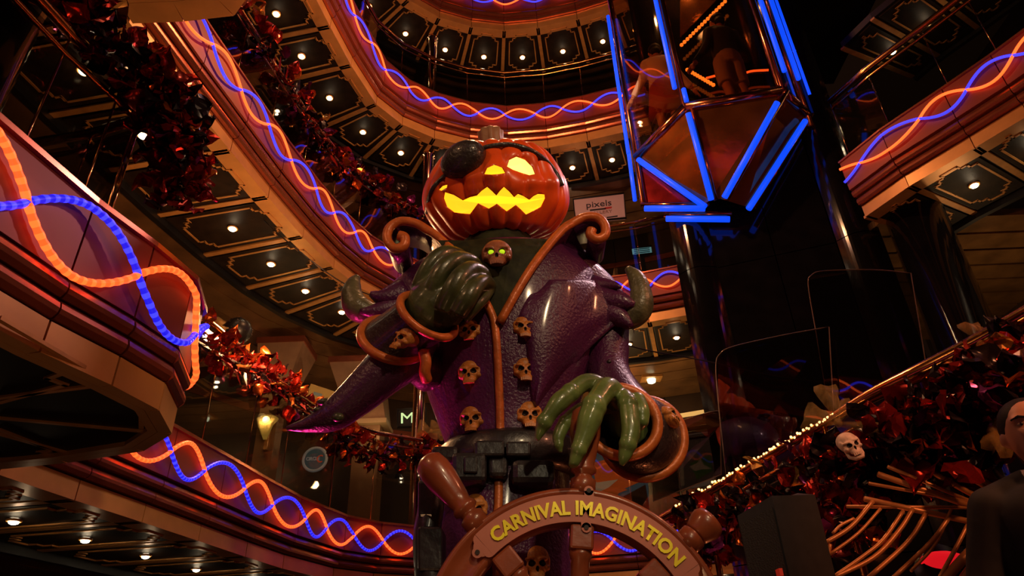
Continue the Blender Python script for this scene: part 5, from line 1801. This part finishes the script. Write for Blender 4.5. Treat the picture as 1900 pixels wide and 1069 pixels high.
# round ceiling speaker lamp and the sparkling ball at the left walkway
lp_ = aty(404, 552, 7.2)
MBo = thing('ceiling_fixture', lp_, 'small round fixture on the dark walkway ceiling left of the statue', 'ceiling light')
MB().lathe([(.14, 0.0), (.14, .12)], lp_, n=20).obj('plate', M_WOOD, MBo, True)
MB().ball(lp_, (.075, .075, .05), 14, 10).obj('lens', mat('lens_warm_dim', (.6, .4, .25), 0, .4, emit=(.6, .35, .15), strength=.3), MBo, True)
hb_ = aty(441, 614, 6.2)
sb_ = thing('sparkle_ball', hb_ - Vector((0, 0, .14)), 'dark ball covered in tiny sparkles above the far end of the garland', 'ball')
MB().ball(hb_, .14, 16, 12).obj('core', M_BLACKS, sb_, True)
dm = MB()
for k in range(90):
    d = Vector((random.gauss(0, 1), random.gauss(0, 1), random.gauss(0, 1))).normalized()
    dm.ball(hb_ + d * .145, .005, 5, 4)
o = dm.obj('sparkles', mat('sparkle', (.6, .5, .5), .9, .1), sb_)
o['kind'] = 'stuff'

# thin black cable strung across the lobby
for px, lb in (([(330, 250, 5.0), (480, 400, 5.4), (560, 470, 5.6), (640, 527, 5.9), (720, 560, 6.2)], 'thin black cable strung across the second deck front left of the statue'), ([(1130, 630, 5.4), (1200, 650, 5.5), (1300, 668, 5.6), (1450, 700, 5.4), (1600, 715, 5.2), (1720, 722, 5.0), (1790, 700, 4.9)], 'thin black cable strung from the statue to the right stair')):
    P = catmull([aty(*q) for q in px], 5)
    o = MB().tube(P, .006, 6).obj('cable', M_BLACKS, None, True)
    tag(o, lb, 'cable')

# black column on the near balcony at the edge of the picture
nc_ = aty(18, 95, 2.1)
o = MB().lathe([(.12, A_T), (.11, A_T + .1), (.11, B_S)], (nc_.x - .06, nc_.y, 0), n=28).obj('column', M_BLACKG, None, True)
tag(o, kind='structure')

# ================================================================== FOIL GARLANDS
FOIL = [mat('foil_red', (.42, .022, .012), .75, .22), mat('foil_orange', (.62, .13, .02), .75, .22), mat('foil_dark_red', (.20, .010, .008), .6, .25),
        mat('foil_purple', (.20, .02, .14), .65, .24), mat('foil_black', (.018, .010, .012), .4, .25), mat('foil_gold', (.65, .30, .07), .8, .25)]
LEAFM = {}
rl = random.Random(3)
for mi, m in enumerate(FOIL):
    for v in range(4):
        mb = MB()
        pts = []
        W = (0.05, .34, .48, .42, .26, .03)
        ph, cl = rl.uniform(0, 6), rl.uniform(.1, .5)
        for i in range(6):
            for j in range(5):
                g = (j - 2) / 2
                pts.append(Vector((g * W[i] + rl.uniform(-.03, .03), i / 5 + rl.uniform(-.03, .03),
                                   cl * g * g * .5 + .07 * math.sin(i * 1.9 + ph) + rl.uniform(-.06, .06) - .25 * (i / 5) ** 2)))
        fs = []
        for i in range(5):
            for j in range(4):
                a = i * 5 + j
                fs.append((a, a + 1, a + 6, a + 5))
        mb.add(pts, fs)
        LEAFM[(mi, v)] = mb.mesh('leaf', m, v % 2 == 0)


def garland(path, n, size, rad, label, weights, seed, core=500, droop=0.0, gen=None):
    r = random.Random(seed)
    P = catmull([Vector(p) for p in path], 8)
    root = thing('foil_garland', P[len(P) // 2], label, 'garland')
    org = wloc(root)
    MB().tube(P, .02, 6).obj('wire', M_BLACKS, root)
    T_ = [P[min(i + 1, len(P) - 1)] - P[max(i - 1, 0)] for i in range(len(P))]
    for k in range(n):
        f = r.uniform(0, len(P) - 1.001)
        i = int(f)
        c = lerp(P[i], P[i + 1], f - i)
        t = T_[i].normalized()
        a = r.uniform(0, 2 * PI)
        u = t.orthogonal().normalized()
        w = t.cross(u)
        out = u * math.cos(a) + w * math.sin(a)
        mi = r.choices(range(6), weights)[0]
        d = (out + t * r.uniform(-.7, .7)).normalized()
        q = d.to_track_quat('Y', 'Z').to_euler()
        q.rotate_axis('Y', r.uniform(0, 2 * PI))
        sc_ = size * r.uniform(.7, 1.3)
        inst(LEAFM[(mi, r.randrange(4))], 'leaf', root, c + out * rad * r.uniform(.25, .95) - Vector((0, 0, droop * r.random())) - org, q, (sc_, sc_, sc_))
    tm = MB()
    for k in range(core):
        f = r.uniform(0, len(P) - 1.001)
        i = int(f)
        c = lerp(P[i], P[i + 1], f - i)
        d = Vector((r.gauss(0, 1), r.gauss(0, 1), r.gauss(0, 1))).normalized()
        e = d.orthogonal().normalized() * .014 * r.uniform(.5, 1.6)
        L = rad * r.uniform(.4, 1.15)
        b_ = c - Vector((0, 0, droop * r.random()))
        m_ = b_ + d * L * .5 + d.orthogonal() * .02 * r.uniform(-1, 1)
        tm.add([b_ - e, b_ + e, m_ + e, m_ - e, b_ + d * L], [(0, 1, 2, 3), (3, 2, 4)], r.choice((0, 1, 1, 2, 2)))
    o = tm.obj('tinsel', [FOIL[0], FOIL[4], FOIL[2]], root)
    o['kind'] = 'stuff'
    return root


lineA = offs(RING_A, -.12)
garland([zz(p, A_T + .86 - .10 * math.sin(i * 1.3)) for i, p in enumerate(lineA[1:11])], 290, .12, .17, 'long red and orange foil garland on the railing of the lowest deck', (5, 5, 3, 1.2, 3, .8), 11, 900)
lineB = offs(RING_B, -.12)
garland([zz(p, B_T + .92 - .08 * math.sin(i * 1.7)) for i, p in enumerate(lineB[0:11])], 290, .14, .18, 'long dark red foil garland running down the second deck railing', (5, 3, 4, 1.5, 4, .6), 12, 900)
nz = offs(NOSE_A, -.42)
garland([aty(95, -60, 1.85), aty(160, 20, 1.95), aty(232, 95, 2.05), aty(292, 165, 2.2), aty(330, 235, 2.35), aty(336, 300, 2.5), aty(322, 375, 2.65)], 280, .10, .105, 'big dark foil garland hanging round the near balcony railing', (6, 3, 4, 2, 4.5, .5), 13, 420)
garland([aty(1262, 985, 4.2), aty(1320, 965, 4.0), aty(1395, 925, 3.8), aty(1470, 885, 3.6), aty(1540, 850, 3.4)], 150, .10, .13, 'foil garland hanging under the string lights of the stair rail', (4, 3, 3, 2, 5, .4), 14, 250, .10)
garland([aty(1500, 875, 3.35), aty(1560, 855, 3.3), aty(1600, 870, 3.25), aty(1560, 920, 3.28), aty(1590, 960, 3.2)], 170, .105, .12, 'thick foil garland bunched under the white skull', (4, 3, 3, 1.5, 5, .4), 15, 160, .10)
garland([aty(1600, 805, 3.22), aty(1680, 805, 3.1), aty(1740, 785, 3.0), aty(1800, 765, 2.9), aty(1850, 710, 2.8), aty(1930, 660, 2.65)], 270, .125, .17, 'large leaved dark foil garland on the upper stair rail behind the suited man', (3, 1.6, 5, 1.5, 10, .2), 16, 400, .12)

# white skull and gauze bows on the stair rail
M_WSK = mat('skull_white', (.62, .42, .34), 0, .5, vary=.15, vscale=5)
SKW = make_skull('skull', M_WSK, True)
TEW = te.mesh('teeth', M_WSK)
p = aty(1577, 826, 2.97)
wsk = bpy.data.objects.new('white_skull', SKW)
COL.objects.link(wsk)
s = 56 * mpp(p) / 1.12
wsk.scale = (s, s, s)
wsk.location = p
wsk.rotation_euler = (.10, -.30, -.12)
tag(wsk, 'white plastic skull fixed to the foil garland on the stair rail', 'skull')
inst(TEW, 'teeth', wsk, (0, 0, 0))


def gauze(name, alpha, col):
    m = mat(name, col, 0, .5)
    nt = m.node_tree
    b = nt.nodes['Principled BSDF']
    tc = nt.nodes.new('ShaderNodeTexCoord')
    wv = nt.nodes.new('ShaderNodeTexNoise')
    wv.inputs['Scale'].default_value = 25
    nt.links.new(tc.outputs['Object'], wv.inputs['Vector'])
    mp = nt.nodes.new('ShaderNodeMapRange')
    mp.inputs['From Min'].default_value = .35
    mp.inputs['From Max'].default_value = .65
    mp.inputs['To Min'].default_value = alpha * .75
    mp.inputs['To Max'].default_value = alpha * 1.25
    nt.links.new(wv.outputs['Fac'], mp.inputs['Value'])
    nt.links.new(mp.outputs['Result'], b.inputs['Alpha'])
    return m


M_TULLE = gauze('gauze_gold', .26, (.50, .28, .08))


def bow(lab_, c, loops):
    """Gauze ribbon bow; every loop is a curved sheet from the knot outwards."""
    cx_, cy_, d = c
    t = thing('gauze_bow', aty(cx_, cy_, d), lab_, 'bow')
    for (tx, ty, w, dd) in loops:
        a, b = aty(cx_, cy_, d), aty(tx, ty, d + dd)
        ax_ = (b - a)
        sd = ax_.cross(Vector((0, 1, 0))).normalized()
        L = ax_.length
        mb = MB()
        n_ = 9
        for i in range(n_):
            f = i / (n_ - 1)
            ww = w * mpp(a) * (.10 + .8 * f ** .8) * (1 if f < .95 else .8)
            for j in range(5):
                g = (j - 2) / 2
                mb.v.append(a + ax_ * f + sd * (ww * g) + Vector((0, -.05 * math.sin(PI * f) * (1 - g * g) + .02 * math.sin(g * 5 + f * 3), 0)))
        for i in range(n_ - 1):
            for j in range(4):
                k = i * 5 + j
                mb.f.append([k, k + 1, k + 6, k + 5])
                mb.mi.append(0)
        mb.obj('loop', M_TULLE, t, True)
    MB().ball(aty(cx_, cy_, d - .01), .022, 10, 8).obj('knot', M_TULLE, t, True)


bow('golden gauze bow on the stair rail above the white skull', (1555, 785, 3.2), [(1492, 770, 34, .05), (1530, 715, 26, .05), (1580, 745, 20, .0), (1682, 818, 16, -.12), (1650, 800, 14, -.1)])
bow('golden gauze bow at the upper end of the stair rail', (1822, 640, 2.85), [(1795, 600, 22, .05), (1850, 612, 20, .0), (1900, 615, 20, -.05), (1835, 665, 16, -.05)])
bow('golden gauze bow tied beside the suited man', (1842, 800, 2.75), [(1830, 835, 20, 0), (1866, 850, 18, -.05), (1850, 780, 16, 0)])
bow('purple gauze bow beside the wheel end on the lower rail', (1290, 975, 4.0), [(1270, 930, 18, 0), (1305, 940, 18, 0), (1285, 1000, 14, 0)])
bow('small gauze bow at the far end of the lowest deck garland', (400, 605, 5.6), [(385, 590, 16, 0), (412, 592, 16, 0), (418, 615, 12, 0)])
bow('pale gauze bow on the garland beside the brass pole', (800, 800, 7.2), [(775, 795, 22, 0), (812, 785, 18, 0), (826, 808, 16, 0)])

TOTAL = sum(len(o.data.polygons) for o in bpy.data.objects if o.type == 'MESH')
print('polygons', TOTAL)
